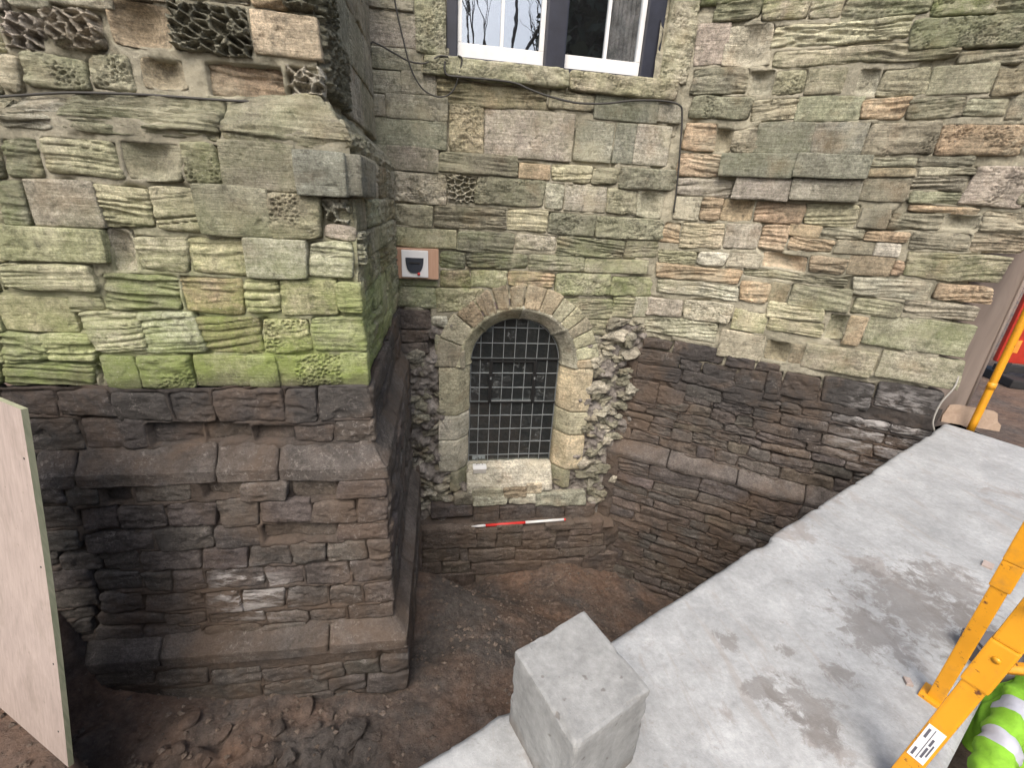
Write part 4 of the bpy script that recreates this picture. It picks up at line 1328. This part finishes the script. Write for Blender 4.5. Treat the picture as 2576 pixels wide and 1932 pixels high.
# vertical face under the concrete slab
SE0, SE1 = np.array([0.6, 1.09]), np.array([3.88, 2.68])
su = (SE1 - SE0) / np.linalg.norm(SE1 - SE0)
sn_ = np.array([su[1], -su[0]])
sd_ = (x - SE0[0]) * sn_[0] + (y - SE0[1]) * sn_[1]
up = sst(0.03, 0.16, sd_) * sst(-1.6, -0.9, x)
z = z * (1 - up) + up * -0.14
fl = link("pit_floor", mesh_np(np.stack([x.ravel(), y.ravel(), z.ravel()], 1), grid_quads(ny, nx)), M['soil'])
tag(fl, kind="structure")
FX, FY, FZ = x, y, z


def floor_at(px_, py_):
    i = int(np.clip(round((py_ - BY0) / (BY1 - BY0) * (ny_ - 1)), 0, ny_ - 1))
    j = int(np.clip(round((px_ - BX0) / (BX1 - BX0) * (nx_ - 1)), 0, nx_ - 1))
    return FZ[i, j]


nx_, ny_ = 430, 250
# surrounding ground: a sheet to the horizon with the pit cut out of it
G = 220.0
gx_ = [-G, -60, -20, -8, BX0, BX1, 5.2, 6.5, 9, 20, 60, G]
gy_ = [-G, -60, -20, -8, -3, BY0, BY1, 9, 20, 60, G]
V = [(a, b, -0.14) for b in gy_ for a in gx_]
Fc = []
for j in range(len(gy_) - 1):
    for i in range(len(gx_) - 1):
        if gx_[i] == BX0 and gy_[j] == BY0: continue
        n = len(gx_)
        Fc.append((j * n + i, j * n + i + 1, (j + 1) * n + i + 1, (j + 1) * n + i))
tag(link("ground", mesh_py(V, Fc), M['soil']), kind="structure")

# loose clods and stones on the floor
cl = random.Random(17)
CLODS = [lump(cl, 1, 0.8, 0.6, 2, 0.35) for _ in range(5)]
for me in CLODS: me.materials.append(M['soil'])
big = [(770, 1790, .06), (880, 1850, .075), (760, 1880, .055), (700, 1830, .045), (960, 1790, .03), (1215, 1785, .035), (1170, 1805, .022), (1190, 1490, .03), (1130, 1560, .026), (1210, 1560, .025),
       (1150, 1530, .03), (1240, 1500, .03), (1165, 1505, .035), (640, 1870, .05), (560, 1850, .04), (450, 1880, .04), (830, 1920, .06), (1100, 1640, .022), (1330, 1560, .02), (1400, 1520, .022), (1310, 1590, .03)]
for _ in range(22): big.append((cl.uniform(330, 1010), cl.uniform(1775, 1930), cl.uniform(.02, .055)))
for i, (px_, py_, s_) in enumerate(big):
    p = None
    for zz_ in np.linspace(-0.6, -2.9, 460):
        q = at_z(px_, py_, zz_)
        if BX0 < q[0] < BX1 and BY0 < q[1] < BY1 and zz_ <= floor_at(q[0], q[1]):
            p = q
            break
    if p is None: continue
    o = bpy.data.objects.new("soil_clod", CLODS[i % 5])
    COL.objects.link(o)
    o.location = (p[0], p[1], p[2] + s_ * 0.02)
    o.scale = (s_ * cl.uniform(.9, 1.5), s_, s_ * cl.uniform(.7, 1.0))
    o.rotation_euler = (cl.uniform(-.3, .3), cl.uniform(-.3, .3), cl.uniform(0, 6))
    c = np.array(PAL['r' if px_ > 1050 else 'q']) * cl.uniform(.8, 1.3)
    o.color = (*c, 0)
    if px_ < 1000: tag(o, "loose clod of earth on the heap along the foot of the buttress", "clod", "clods on the heap by the buttress")
    else: tag(o, "loose clod of earth on the floor below the arched window", "clod", "clods on the floor by the arched window")
# fine grit, uncountable
gv, gf = [], []
gr = np.random.default_rng(5)
for i in range(7000):
    a, b = gr.uniform(-2.0, 3.2), gr.uniform(0.9, 3.9)
    zf = floor_at(a, b)
    if zf > -0.5: continue
    s_ = 0.004 + 0.018 * gr.uniform() ** 3
    k = len(gv)
    e = gr.uniform(0.5, 1.3, 6) * s_
    gv += [(a + e[0], b, zf + .3 * s_), (a - e[1], b, zf + .3 * s_), (a, b + e[2], zf + .3 * s_), (a, b - e[3], zf + .3 * s_), (a, b, zf + e[4]), (a, b, zf - e[5])]
    gf += [(k, k + 2, k + 4), (k + 2, k + 1, k + 4), (k + 1, k + 3, k + 4), (k + 3, k, k + 4)]
o = link("grit", mesh_py(gv, gf), M['buried'])
o.color = (0.15, 0.115, 0.09, 0)
tag(o, "fine grit and crumbs of stone strewn over the trench floor", "grit", kind="stuff")

# ================================================================== CONCRETE SLAB AND POST
def slab_pt(a, w): return SE0 + su * a + sn_ * w


sl = empty("concrete_slab", "long pale concrete slab with muddy stains edging the trench", "slab")
A0, A1, W1 = -2.3, 3.66, 0.79
na, nw = 620, 60
a = np.linspace(A0, A1, na)
w = np.linspace(0, W1, nw)
Aa, Ww = np.meshgrid(a, w)
edge = 0.014 * (fbm(a * 9, a * 0, 3, 4) - 0.5) + 0.012 * sst(0.62, 0.80, fbm(a * 7, a * 0 + 5, 13, 5))
Wm = Ww + edge[None, :] * (1 - Ww / W1)
X = SE0[0] + su[0] * Aa + sn_[0] * Wm
Y = SE0[1] + su[1] * Aa + sn_[1] * Wm
Z = 0.012 * (fbm(Aa * 2.5, Ww * 2.5, 7, 4) - 0.5) + 0.005 * (fbm(Aa * 14, Ww * 14, 9, 3) - 0.5)
Z -= 0.012 * np.exp(-Ww / 0.010) + 0.012 * np.exp(-(W1 - Ww) / 0.01)
V = np.stack([X.ravel(), Y.ravel(), Z.ravel()], 1)
Q = grid_quads(nw, na)
ring = np.concatenate([np.arange(na), np.arange(1, nw) * na + na - 1, (nw - 1) * na + np.arange(na - 2, -1, -1), np.arange(nw - 2, 0, -1) * na])
Vb = V[ring].copy()
Vb[:, 2] = -0.34
k = len(V)
ia = np.arange(len(ring))
ib = (ia + 1) % len(ring)
Q2 = np.stack([ring[ib], ring[ia], k + ia, k + ib], -1)
me = mesh_np(np.vstack([V, Vb]), np.vstack([Q[:, ::-1], Q2[:, ::-1]]))
link("slab_body", me, M['slab'], sl)

pz = 0.285
pc = [at_z(px_, py_, pz)[:2] for px_, py_ in ((1468, 1534), (1295, 1639), (1447, 1884), (1641, 1736))]
ctr = np.mean(pc, axis=0)
ux = (pc[0] - pc[1] + pc[3] - pc[2]) / 2
uy = (pc[0] - pc[3] + pc[1] - pc[2]) / 2
bm = bmesh.new()
lx, ly = np.linalg.norm(ux), np.linalg.norm(uy)
Mx = Matrix(((ux[0] / lx, uy[0] / ly, 0, ctr[0]), (ux[1] / lx, uy[1] / ly, 0, ctr[1]), (0, 0, 1, 0), (0, 0, 0, 1)))
bm_box(bm, -lx / 2, lx / 2, -ly / 2, ly / 2, -0.02, pz, 0.010)
bmesh.ops.subdivide_edges(bm, edges=bm.edges[:], cuts=20, use_grid_fill=True)
for v in bm.verts:
    ds_ = sorted((abs(abs(v.co.x) - lx / 2), abs(abs(v.co.y) - ly / 2), abs(v.co.z - pz)))
    ch = fbm(np.array([v.co.x * 16 + v.co.z * 21 + 3]), np.array([v.co.y * 19 - v.co.z * 13 + 5]), 16, 3)[0]
    v.co -= (v.co - Vector((0, 0, pz * .55))).normalized() * .011 * float(sst(0.45, 0.75, ch)) * math.exp(-ds_[1] / .010)
    n = fbm(np.array([v.co.x * 30 + v.co.z * 17]), np.array([v.co.y * 30 - v.co.z * 23]), 6, 3)[0] - 0.5
    v.co += v.co.normalized() * n * 0.004
    v.co = Mx @ v.co
o = link("concrete_post", bm_mesh(bm, False), M['post'])
tag(o, "stubby square grey concrete post standing on the slab edge", "post")

# ================================================================== BOARDS
def board(name, P0, U, W, top, bot_vec, th, mface, medge, label, cat):
    """sheet: P0 top corner, U along the top, bot_vec down the side"""
    e = empty(name, label, cat)
    U = np.array(U, float)
    Dn = np.array(bot_vec, float)
    N = np.cross(U, Dn)
    N /= np.linalg.norm(N)
    if (N @ (CC - P0)) < 0: N = -N
    n = 12
    V, Fc = [], []
    for i in range(n + 1):
        t = i / n
        bow = -0.03 * math.sin(math.pi * t)
        for w_, dd in ((0, 0), (W, 0), (W, -th), (0, -th)):
            V.append(P0 + U * w_ + Dn * t + N * (dd + bow * 0.3) + U * 0)
    for i in range(n):
        b = i * 4
        for k_ in (0, 2):
            Fc.append((b + k_, b + k_ + 1, b + 4 + k_ + 1, b + 4 + k_))
    Fe = []
    for i in range(n):
        b = i * 4
        for k_ in (1, 3):
            Fe.append((b + k_, b + (k_ + 1) % 4, b + 4 + (k_ + 1) % 4, b + 4 + k_))
    Fe += [(0, 1, 2, 3), tuple(n * 4 + k_ for k_ in range(4))]
    for nm, FF, mm in (("face", Fc, mface), ("edge", Fe, medge)):
        me = mesh_py(V, FF)
        bm = bmesh.new()
        bm.from_mesh(me)
        bmesh.ops.delete(bm, geom=[v for v in bm.verts if not v.link_faces], context='VERTS')
        bmesh.ops.recalc_face_normals(bm, faces=bm.faces[:])
        bm.to_mesh(me)
        bm.free()
        link(nm, me, mm, e)
    return e


pb_ = board("plywood_board", B_P1, B_U, 0.62, 0, (B_P2 - B_P1) * 1.0, 0.018, M['ply'], M['ply_edge'], "pale plywood sheet leaning at the end of the trench", "board")
bn_ = np.cross(B_U, B_P2 - B_P1)
bn_ /= np.linalg.norm(bn_)
if bn_ @ (CC - B_P1) < 0: bn_ = -bn_
for t_, w_ in ((.12, .03), (.40, .028), (.68, .03), (.9, .05)):
    q_ = B_P1 + (B_P2 - B_P1) * t_ + B_U * w_ - bn_ * .009 * math.sin(math.pi * t_)
    tube("screw", [q_ - bn_ * .004, q_ + bn_ * .0012], .0042, M['iron'], pb_, 10)
e0 = P_right.map(2.30, 0.0, -0.10)
pA = np.array([3.82, 2.74, 1.95])
pR = at_z(2436, 1008, 0.06)
dirb = np.array([pR[0], pR[1], 0]) - np.array([3.74, 2.80, 0])
Lb = np.linalg.norm(dirb)
dirb /= Lb
board("timber_board", np.array([pR[0], pR[1], 2.1]), -dirb, Lb, 0, (0, 0, -2.24), 0.022, M['oldwood'], M['oldwood'], "grey weathered board standing upright at the broken end of the canted wall", "board")
tube("edge_lipping", [(pR[0], pR[1], -.12), (pR[0], pR[1], 1.0), (pR[0], pR[1], 2.1)], .017, M['ply'], bpy.data.objects['timber_board'], 4)
# offcut lying at the far end of the slab
oc = [at_z(2372, 1066, 0.0), at_z(2522, 1092, 0.0)]
bm = bmesh.new()
u_ = oc[1] - oc[0]
L_ = np.linalg.norm(u_)
prof = [(0, 0), (L_, 0), (L_ * 1.0, .05), (L_ * .93, .075), (L_ * .90, .135), (L_ * .82, .15), (L_ * .2, .155), (L_ * .08, .14), (0.0, .05)]
fr = []
for yy in (0, .018):
    fr.append([bm.verts.new((q[0], yy, q[1])) for q in prof])
bm.faces.new(fr[0])
bm.faces.new(fr[1][::-1])
for i in range(len(prof)):
    j = (i + 1) % len(prof)
    bm.faces.new((fr[0][j], fr[0][i], fr[1][i], fr[1][j]))
ang = math.atan2(u_[1], u_[0])
Mo = Matrix.Translation(Vector((oc[0][0] + .06, oc[0][1] + .06, -0.012))) @ Matrix.Rotation(ang, 4, 'Z') @ Matrix.Rotation(math.radians(-18), 4, 'X')
for v in bm.verts: v.co = Mo @ v.co
tag(link("timber_offcut", bm_mesh(bm), M['fibre']), "torn brown fibreboard offcut propped at the far end of the slab", "offcut")

# ================================================================== YELLOW STEELWORK
gp = empty("guard_post", "thin rusty yellow tube standing at the far end of the slab", "post", "yellow guard posts")
f2_ = at_z(2443, 1078, 0.0)
tube("shaft", [(f2_[0], f2_[1], -0.02 + 0.1 * i) for i in range(14)], 0.024, M['yellow'], gp, 12)
tube("collar", [(f2_[0], f2_[1], .33), (f2_[0], f2_[1], .38)], 0.027, M['yellow'], gp, 12)

yf = empty("yellow_frame", "heavy yellow box-section steel frame with a white sticker beside the slab", "frame")
f1_ = at_z(2352, 1758, 0.0)


def vbox(name, cx_, cy_, h, z0, z1, mat, parent, rot=0.45, bev=0.004, lean=(0, 0)):
    bm = bmesh.new()
    bm_box(bm, -h, h, -h, h, z0, z1, bev)
    c, s = math.cos(rot), math.sin(rot)
    for v in bm.verts:
        X_, Y_ = v.co.x, v.co.y
        v.co.x = cx_ + X_ * c - Y_ * s + lean[0] * v.co.z
        v.co.y = cy_ + X_ * s + Y_ * c + lean[1] * v.co.z
    return link(name, bm_mesh(bm), mat, parent)


np_ = empty("guard_post", "square yellow guard post with sleeve and base plate bolted to the slab", "post", "yellow guard posts")
vbox("shaft", f1_[0], f1_[1], 0.0185, 0.004, 0.62, M['yellow'], np_)
vbox("sleeve", f1_[0], f1_[1], 0.0225, 0.47, 0.56, M['yellow'], np_)
vbox("upper_shaft", f1_[0], f1_[1], 0.0235, 0.561, 1.15, M['yellow'], np_)
vbox("base_plate", f1_[0], f1_[1], 0.036, -0.006, 0.010, M['yellow'], np_)
for px_, py_, sx_, rz_ in ((2484, 1424, .026, .5), (2283, 1718, .014, 1.1)):
    w_ = at_z(px_, py_, 0.0)
    Mw = Matrix.Translation(Vector((w_[0], w_[1], 0.0))) @ Matrix.Rotation(rz_, 4, 'Z')
    o = box("wood_chip", (-sx_, sx_, -sx_ * .7, sx_ * .7, -.004, .010), M['ply'], None, .002, Mw)
    tag(o, {2484: "pale square wood chip on the slab beside the sleeved guard post", 2283: "tiny wood chip at the foot of the sleeved guard post", 2560: "small wood chip lying alone on the clean part of the slab"}[px_], "wood chip")
# nearer, heavier upright
q1, q2 = at_y(2553, 1600, 0.58), at_y(2290, 1925, 0.58)
ln = ((q1[0] - q2[0]) / (q1[2] - q2[2]), 0.0)
bx, by = q2[0] - ln[0] * q2[2], 0.58
vbox("upright", bx, by, 0.0225, -0.15, 0.46, M['yellow'], yf, 0.38, 0.006, ln)
vbox("upper_sleeve", bx, by, 0.0265, 0.40, 0.53, M['yellow'], yf, 0.38, 0.006, ln)
vbox("upper_collar", bx, by, 0.0250, 0.531, 0.66, M['yellow'], yf, 0.38, 0.006, ln)
vbox("foot_plate", bx, by, 0.07, -0.165, -0.148, M['yellow'], yf, 0.38, 0.004, ln)
c_, s_ = math.cos(0.38), math.sin(0.38)
fn = Vector((-c_, -s_, 0))
fu = Vector((s_, -c_, 0))


def on_face(o_u, zz_, out): return Vector((bx + ln[0] * zz_, by, zz_)) + fu * o_u + fn * out


def face_quad(name, u0, u1, z0, z1, out, mat, th=0.0015):
    V = []
    for oo in (out, out + th):
        V += [on_face(u0, z0, oo), on_face(u1, z0, oo), on_face(u1, z1, oo), on_face(u0, z1, oo)]
    Fc = [(4, 5, 6, 7), (0, 1, 5, 4), (1, 2, 6, 5), (2, 3, 7, 6), (3, 0, 4, 7)]
    return link(name, mesh_py(V, Fc), mat, yf)


face_quad("sticker", -.018, .017, .135, .245, .0227, M['plastic'])
for i, (u0, u1, z0, z1) in enumerate(((-.013, -.008, .142, .168), (-.013, -.008, .205, .235), (-.002, -.0005, .140, .240), (.003, .0075, .150, .185), (.003, .0075, .192, .215), (.010, .013, .160, .200))):
    face_quad("sticker_print", u0, u1, z0, z1, .0243, M['ink'], .0006)
tube("bolt_head", [tuple(on_face(.002, .49, .026)), tuple(on_face(.002, .49, .0295))], .008, M['yellow'], yf, 14)
# rail running off to the right and the blue and white tag
ra = on_face(.01, .45, -.02)
tube("rail", [tuple(ra), tuple(ra + Vector((.6, -.12, .0)))], .016, M['yellow'], yf, 4)
M_tag = Matrix.Translation(on_face(.012, .672, .02)) @ Matrix.Rotation(.38, 4, 'Z') @ Matrix.Rotation(math.radians(35), 4, 'X')
box("tag_case", (-.045, .06, -.005, .006, -.035, .035), M['blue'], yf, .004, M_tag)
box("tag_card", (-.038, .053, -.0075, -.0055, -.027, .027), M['plastic'], yf, .001, M_tag)

# high-visibility jacket bundled beside the frame
jc = at_z(2625, 1800, 0.0)
nu_, nv_ = 110, 80
th, ph = np.meshgrid(np.linspace(0, 2 * np.pi, nu_), np.linspace(0.0, 1.62, nv_))
rad = 0.17 * (1 + 0.45 * (fbm(np.cos(th) * 2 + 5, np.sin(th) * 2 + ph * 2, 4, 4) - 0.5))
fold = 0.010 * np.sin(th * 6 + 4 * fbm(th * 0 + ph * 3, np.cos(th) * 2, 9, 2)) * np.sin(ph) + 0.022 * (fbm(np.cos(th) * 4 + 9, np.sin(th) * 4 + ph * 3, 14, 3) - .5)
R3 = rad + fold
Xj = jc[0] + R3 * np.sin(ph) * np.cos(th) * 1.15
Yj = jc[1] + R3 * np.sin(ph) * np.sin(th) * 0.9
Zj = -0.14 + np.clip(R3 * np.cos(ph) * 1.25, 0, None)
Vj = np.stack([Xj.ravel(), Yj.ravel(), Zj.ravel()], 1)
Qj = grid_quads(nv_, nu_)
band = (np.sin(th * 1.5 + ph * 1.2) > 0.80)
bq = band.ravel()[Qj[:, 0]]
hv = empty("safety_jacket", "crumpled lime green safety jacket with silver bands beside the yellow frame", "jacket")
link("fabric", mesh_np(Vj, Qj[~bq]), M['hivis'], hv)
link("reflective_band", mesh_np(Vj, Qj[bq]), M['silver'], hv)
sv = [at_z(2660, 1640, .10), at_z(2600, 1720, .06), at_z(2550, 1810, .02), at_z(2505, 1900, -.02), at_z(2470, 1990, -.05)]
sp_ = smooth_pts(sv, 14)
V, Fc = tube_mesh(sp_, .044, 26)
V = np.array(V)
ax_ = np.repeat(np.arange(len(sp_)), 26)
cen = np.repeat(sp_, 26, axis=0)
dv = V - cen
an_ = np.tile(np.arange(26), len(sp_)) / 26 * 2 * np.pi
kk = 1 + 0.28 * (fbm(np.cos(an_) * 3.4 + ax_ * .5 + 9, np.sin(an_) * 3.4 + ax_ * .12, 43, 3) - .5) + 0.40 * (fbm(np.cos(an_) * 1.6 + ax_ * .22, np.sin(an_) * 1.6 + ax_ * .05 + 4, 41, 4) - .5) + 0.10 * np.sin(ax_ * .9 + 2 * np.cos(an_))
V = cen + dv * kk[:, None]
V[:, 2] = np.maximum(V[:, 2], -.135)
bandi = lambda f: any(a_ <= min(f) // 26 < b_ for a_, b_ in ((24, 29), (36, 41)))
for nm_, ff, mm_ in (("sleeve", [f for f in Fc if not bandi(f)], M['hivis']), ("reflective_band", [f for f in Fc if bandi(f)], M['silver'])):
    link(nm_, mesh_py(V, ff, True), mm_, hv)
# grey tub behind the frame
tb = at_z(2480, 1790, -0.14)
bm = bmesh.new()
bmesh.ops.create_cone(bm, cap_ends=True, segments=4, radius1=.10, radius2=.13, depth=.22, matrix=Matrix.Translation((tb[0] + .05, tb[1] + .05, -.03)) @ Matrix.Rotation(.5, 4, 'Z'))
bmesh.ops.bevel(bm, geom=bm.edges[:], offset=.012, segments=2, affect='EDGES')
tag(link("plastic_tub", bm_mesh(bm), M['grey_tub']), "dark grey square plastic tub behind the yellow frame", "tub")

# red barrier beyond the slab
rb_ = empty("plastic_barrier", "red plastic barrier with orange reflectors standing beyond the slab", "barrier")
g0 = at_z(2500, 960, -0.14)
bd = Vector((0.93, -0.36, 0)).normalized()
Mb = Matrix.Translation(Vector((g0[0] + .12, g0[1] + .02, -0.14))) @ Matrix.Rotation(math.atan2(bd.y, bd.x), 4, 'Z')
box("panel", (-.15, 1.8, -.03, .03, .22, 1.0), M['red'], rb_, .02, Mb)
for x0 in (-.1, 1.6):
    box("foot", (x0, x0 + .16, -.28, .28, 0, .10), M['black'], rb_, .02, Mb)
    box("leg", (x0 + .04, x0 + .11, -.028, .028, .10, .23), M['black'], rb_, .01, Mb)
for i in range(4):
    box("reflector", (-.06 + i * .42, .0 + i * .42, -.036, -.031, .34, .48), M['orange'], rb_, .001, Mb)
    box("reflector", (-.06 + i * .42, -.04 + i * .42, -.036, -.031, .62, .74), M['orange'], rb_, .001, Mb)
    box("reflector", (-.039 + i * .42, .03 + i * .42, -.036, -.031, .62, .64), M['orange'], rb_, .001, Mb)
box("lower_bar", (-.12, 1.75, -.025, .025, .12, .19), M['black'], rb_, .008, Mb)

# ================================================================== SMALL THINGS
# cat flap in its timber panel
cf = empty("cat_flap", "white plastic cat flap with dark door set in a pink timber panel", "cat flap")
fp = [at_y(x_, y_, 3.955) for x_, y_ in ((989, 624), (1103, 704))]
cx0, cx1 = at_y(990, 662, 3.955)[0], at_y(1103, 664, 3.955)[0]
cz0, cz1 = at_y(1046, 701, 3.955)[2], at_y(1046, 625, 3.955)[2]
box("panel", (cx0, cx1, 3.957, 4.03, cz0, cz1), M['softwood'], cf, .003)
wx0, wx1 = cx0 + (cx1 - cx0) * .18, cx0 + (cx1 - cx0) * .77
wz0, wz1 = cz0 + (cz1 - cz0) * .06, cz0 + (cz1 - cz0) * .95
box("surround", (wx0, wx1, 3.930, 3.9565, wz0, wz1), M['plastic'], cf, .008)
V = []
wc = (wx0 + wx1) / 2 - .002
hw, zt_, zbm = (wx1 - wx0) * .34, wz0 + (wz1 - wz0) * .73, wz0 + (wz1 - wz0) * .16
pts_ = [(wc - hw, zt_), (wc + hw, zt_)] + [(wc + hw * math.cos(a_) ** .7 if math.cos(a_) > 0 else wc - hw * abs(math.cos(a_)) ** .7, zt_ - (zt_ - zbm) * math.sin(a_) ** .9) for a_ in np.linspace(0.12, math.pi - 0.12, 18)]
bm = bmesh.new()
a_ = [bm.verts.new((p_[0], 3.922, p_[1])) for p_ in pts_]
b_ = [bm.verts.new((p_[0], 3.929, p_[1])) for p_ in pts_]
bm.faces.new(a_)
bm.faces.new(b_[::-1])
for i in range(len(pts_)):
    j = (i + 1) % len(pts_)
    bm.faces.new((a_[j], a_[i], b_[i], b_[j]))
link("flap_door", bm_mesh(bm), M['tinted'], cf)
box("flap_handle", (wc - hw * .6, wc + hw * .6, 3.914, 3.9215, zt_ - (zt_ - zbm) * .36, zt_ - (zt_ - zbm) * .27), M['black'], cf, .002)
tube("latch_knob", [(wc + hw * .45, 3.929, zbm - .004), (wc + hw * .45, 3.915, zbm - .004)], .012, M['redpaint'], cf, 12)

# ranging rod on the ledge
rod = empty("ranging_rod", "red and white survey rod with a pale pointed tip lying on the ledge", "survey rod")
yr = YB - OFFF + 0.015
rA, rB = at_y(1186, 1325, yr), at_y(1423, 1307, yr)
for nm, t0, t1, ra_, rb2, mt in (("tip", 0.0, .145, .004, .014, 'lead'), ("red_band", .145, .565, .0145, .0145, 'redpaint'), ("white_band", .565, .98, .0147, .0147, 'white'), ("end_cap", .98, 1.0, .0145, .011, 'redpaint')):
    tube(nm, [rA + (rB - rA) * t for t in (t0, (t0 + t1) / 2, t1)], [ra_, (ra_ + rb2) / 2 if nm != "tip" else .013, rb2], M[mt if nm != 'tip' else 'white'], rod, 12)
# support the rod: nudge of earth under it is part of the ledge

# small white instrument on the window sill
ins = empty("data_logger", "small white plastic box with dark buttons on the arched window sill", "logger")
ic = at_y(1206, 1186, YB + 0.10)
Mi = Matrix.Translation(Vector((ic[0], ic[1], ic[2] + .004))) @ Matrix.Rotation(math.radians(-12), 4, 'X')
box("base", (-.068, .068, -.045, .045, -.012, .03), M['grey_cable'], ins, .006, Mi)
box("lid", (-.071, .071, -.047, .047, .031, .070), M['plastic'], ins, .010, Mi)
for x0, x1, y0, y1 in ((-.036, -.018, .004, .022), (-.010, .002, .006, .020), (.028, .034, -.004, .024)):
    box("button", (x0, x1, y0, y1, .070, .0725), M['ink'], ins, .001, Mi)


# cables
def cable(name, pts, conv, plane, off, r, mat, label, n=8):
    sc, ox, oy = conv
    P = []
    for p_ in pts:
        u__, z__ = plane.hit(ox + p_[0] * sc, oy + p_[1] * sc, off if len(p_) < 3 else p_[2])
        P.append(plane.map(u__, z__, off if len(p_) < 3 else p_[2]))
    o = tube(name, smooth_pts(P, n), r, mat, None, 7)
    tag(o, label, "cable")


cable("cable", [(290, -40), (300, 30), (330, 160), (370, 330), (410, 420), (455, 475), (520, 505), (575, 495), (612, 450), (635, 370), (645, 305), (625, 290)], CB, P_back, .045, .0055, M['cable'], "thin black cable hanging in a long loop beside the sash window")
cable("cable", [(160, 740), (166, 500), (163, 300), (172, 222), (205, 224), (290, 272), (370, 318), (440, 330), (482, 318), (530, 292), (572, 296)], CB, P_back, .04, .006, M['cable'], "black cable climbing the inner corner and sagging towards the window frame")
cable("cable", [(556, 320), (555, 360), (572, 392), (650, 402), (900, 424), (1000, 464), (1100, 500), (1250, 534), (1400, 536), (1540, 521), (1690, 525), (1775, 545), (1797, 590), (1788, 760), (1772, 950), (1752, 1110)], CB, P_back, .075, .0075, M['cable'], "black cable strung along below the sash window sill")
cable("cable", [(-60, 402), (120, 390), (300, 386), (600, 396), (900, 414), (1150, 432), (1300, 446, -.10)], CA, P_front, -.105, .005, M['cable'], "thin dark cable lying along the weathering course of the buttress")
cable("cable", [(510, 975, -.02), (440, 1120, .02), (345, 1255, .05), (300, 1380, .06), (312, 1475, .05)], (0.3316, 2250, 600), P_right, .03, .006, M['grey_cable'], "grey cable hanging beside the broken end of the canted wall")

# ================================================================== TREES BEHIND (seen in the sash glass)
def bare_tree(base, h, seed, label):
    r = random.Random(seed)
    e = empty("bare_tree", label, "tree", loc=(0, 0, 0))
    segs = {'trunk': ([], []), 'crown': ([], [])}

    def add(kind, pts, rad):
        V, Fc = tube_mesh(pts, rad, 5, False)
        k_ = len(segs[kind][0])
        segs[kind][0].extend([tuple(v) for v in V])
        segs[kind][1].extend([tuple(i + k_ for i in f) for f in Fc])

    def grow(p, d, L, rad, lev):
        pts, rr_ = [p], [rad]
        for i in range(5):
            d = (d + Vector((r.uniform(-1, 1), r.uniform(-1, 1), r.uniform(-.5, .9))) * 0.16).normalized()
            p = p + d * (L / 5)
            pts.append(p)
            rr_.append(rad * (1 - .1 * (i + 1)))
            if lev < 4 and i > 1:
                for _ in range(1 if lev else 2):
                    if r.random() < .85:
                        nd = (d + Vector((r.uniform(-1, 1), r.uniform(-1, 1), r.uniform(-.2, .7))) * .9).normalized()
                        grow(p, nd, L * r.uniform(.5, .72), rad * .5, lev + 1)
        add('trunk' if lev == 0 else 'crown', [tuple(q_) for q_ in pts], rr_)
    grow(Vector(base), Vector((0, 0, 1)), h * .55, .13, 0)
    for kind, (V, Fc) in segs.items():
        link(kind, mesh_py(V, Fc, True), M['bark'], e)


def bushy_tree(base, h, rx, label, seed):
    r = np.random.default_rng(seed)
    e = empty("evergreen_tree", label, "tree")
    tube("trunk", [(base[0] + .05 * math.sin(i), base[1], base[2] + h * .1 * i) for i in range(9)], [.14 * (1 - .09 * i) for i in range(9)], M['bark'], e)
    n = 7000
    d = r.normal(size=(n, 3))
    d /= np.linalg.norm(d, axis=1)[:, None]
    rad = r.uniform(.35, 1, n) ** .5
    lob = .75 + .5 * fbm(d[:, 0] * 2.4 + 9, d[:, 2] * 2.4 + d[:, 1] * 2, seed, 3)
    P = d * (rad * lob)[:, None] * np.array([rx, rx, h * .46]) + np.array([base[0], base[1], base[2] + h * .56])
    a = r.normal(size=(n, 3)) * .10
    b = r.normal(size=(n, 3)) * .10
    V = np.stack([P - a, P + b, P + a, P - b], 1).reshape(-1, 3)
    link("crown", mesh_np(V, np.arange(4 * n).reshape(-1, 4), False), M['leaf'], e)


bare_tree((1.4, -7.5, -.14), 8.5, 5, "tall leafless tree mirrored thinly in the sash window panes")
bare_tree((4.2, -9.5, -.14), 9.0, 12, "leafless tree beside the dark evergreen, mirrored in the sash window")
bushy_tree((4.3, -7.2, -.14), 8.2, 1.7, "dense dark evergreen tree reflected in the sash window", 3)
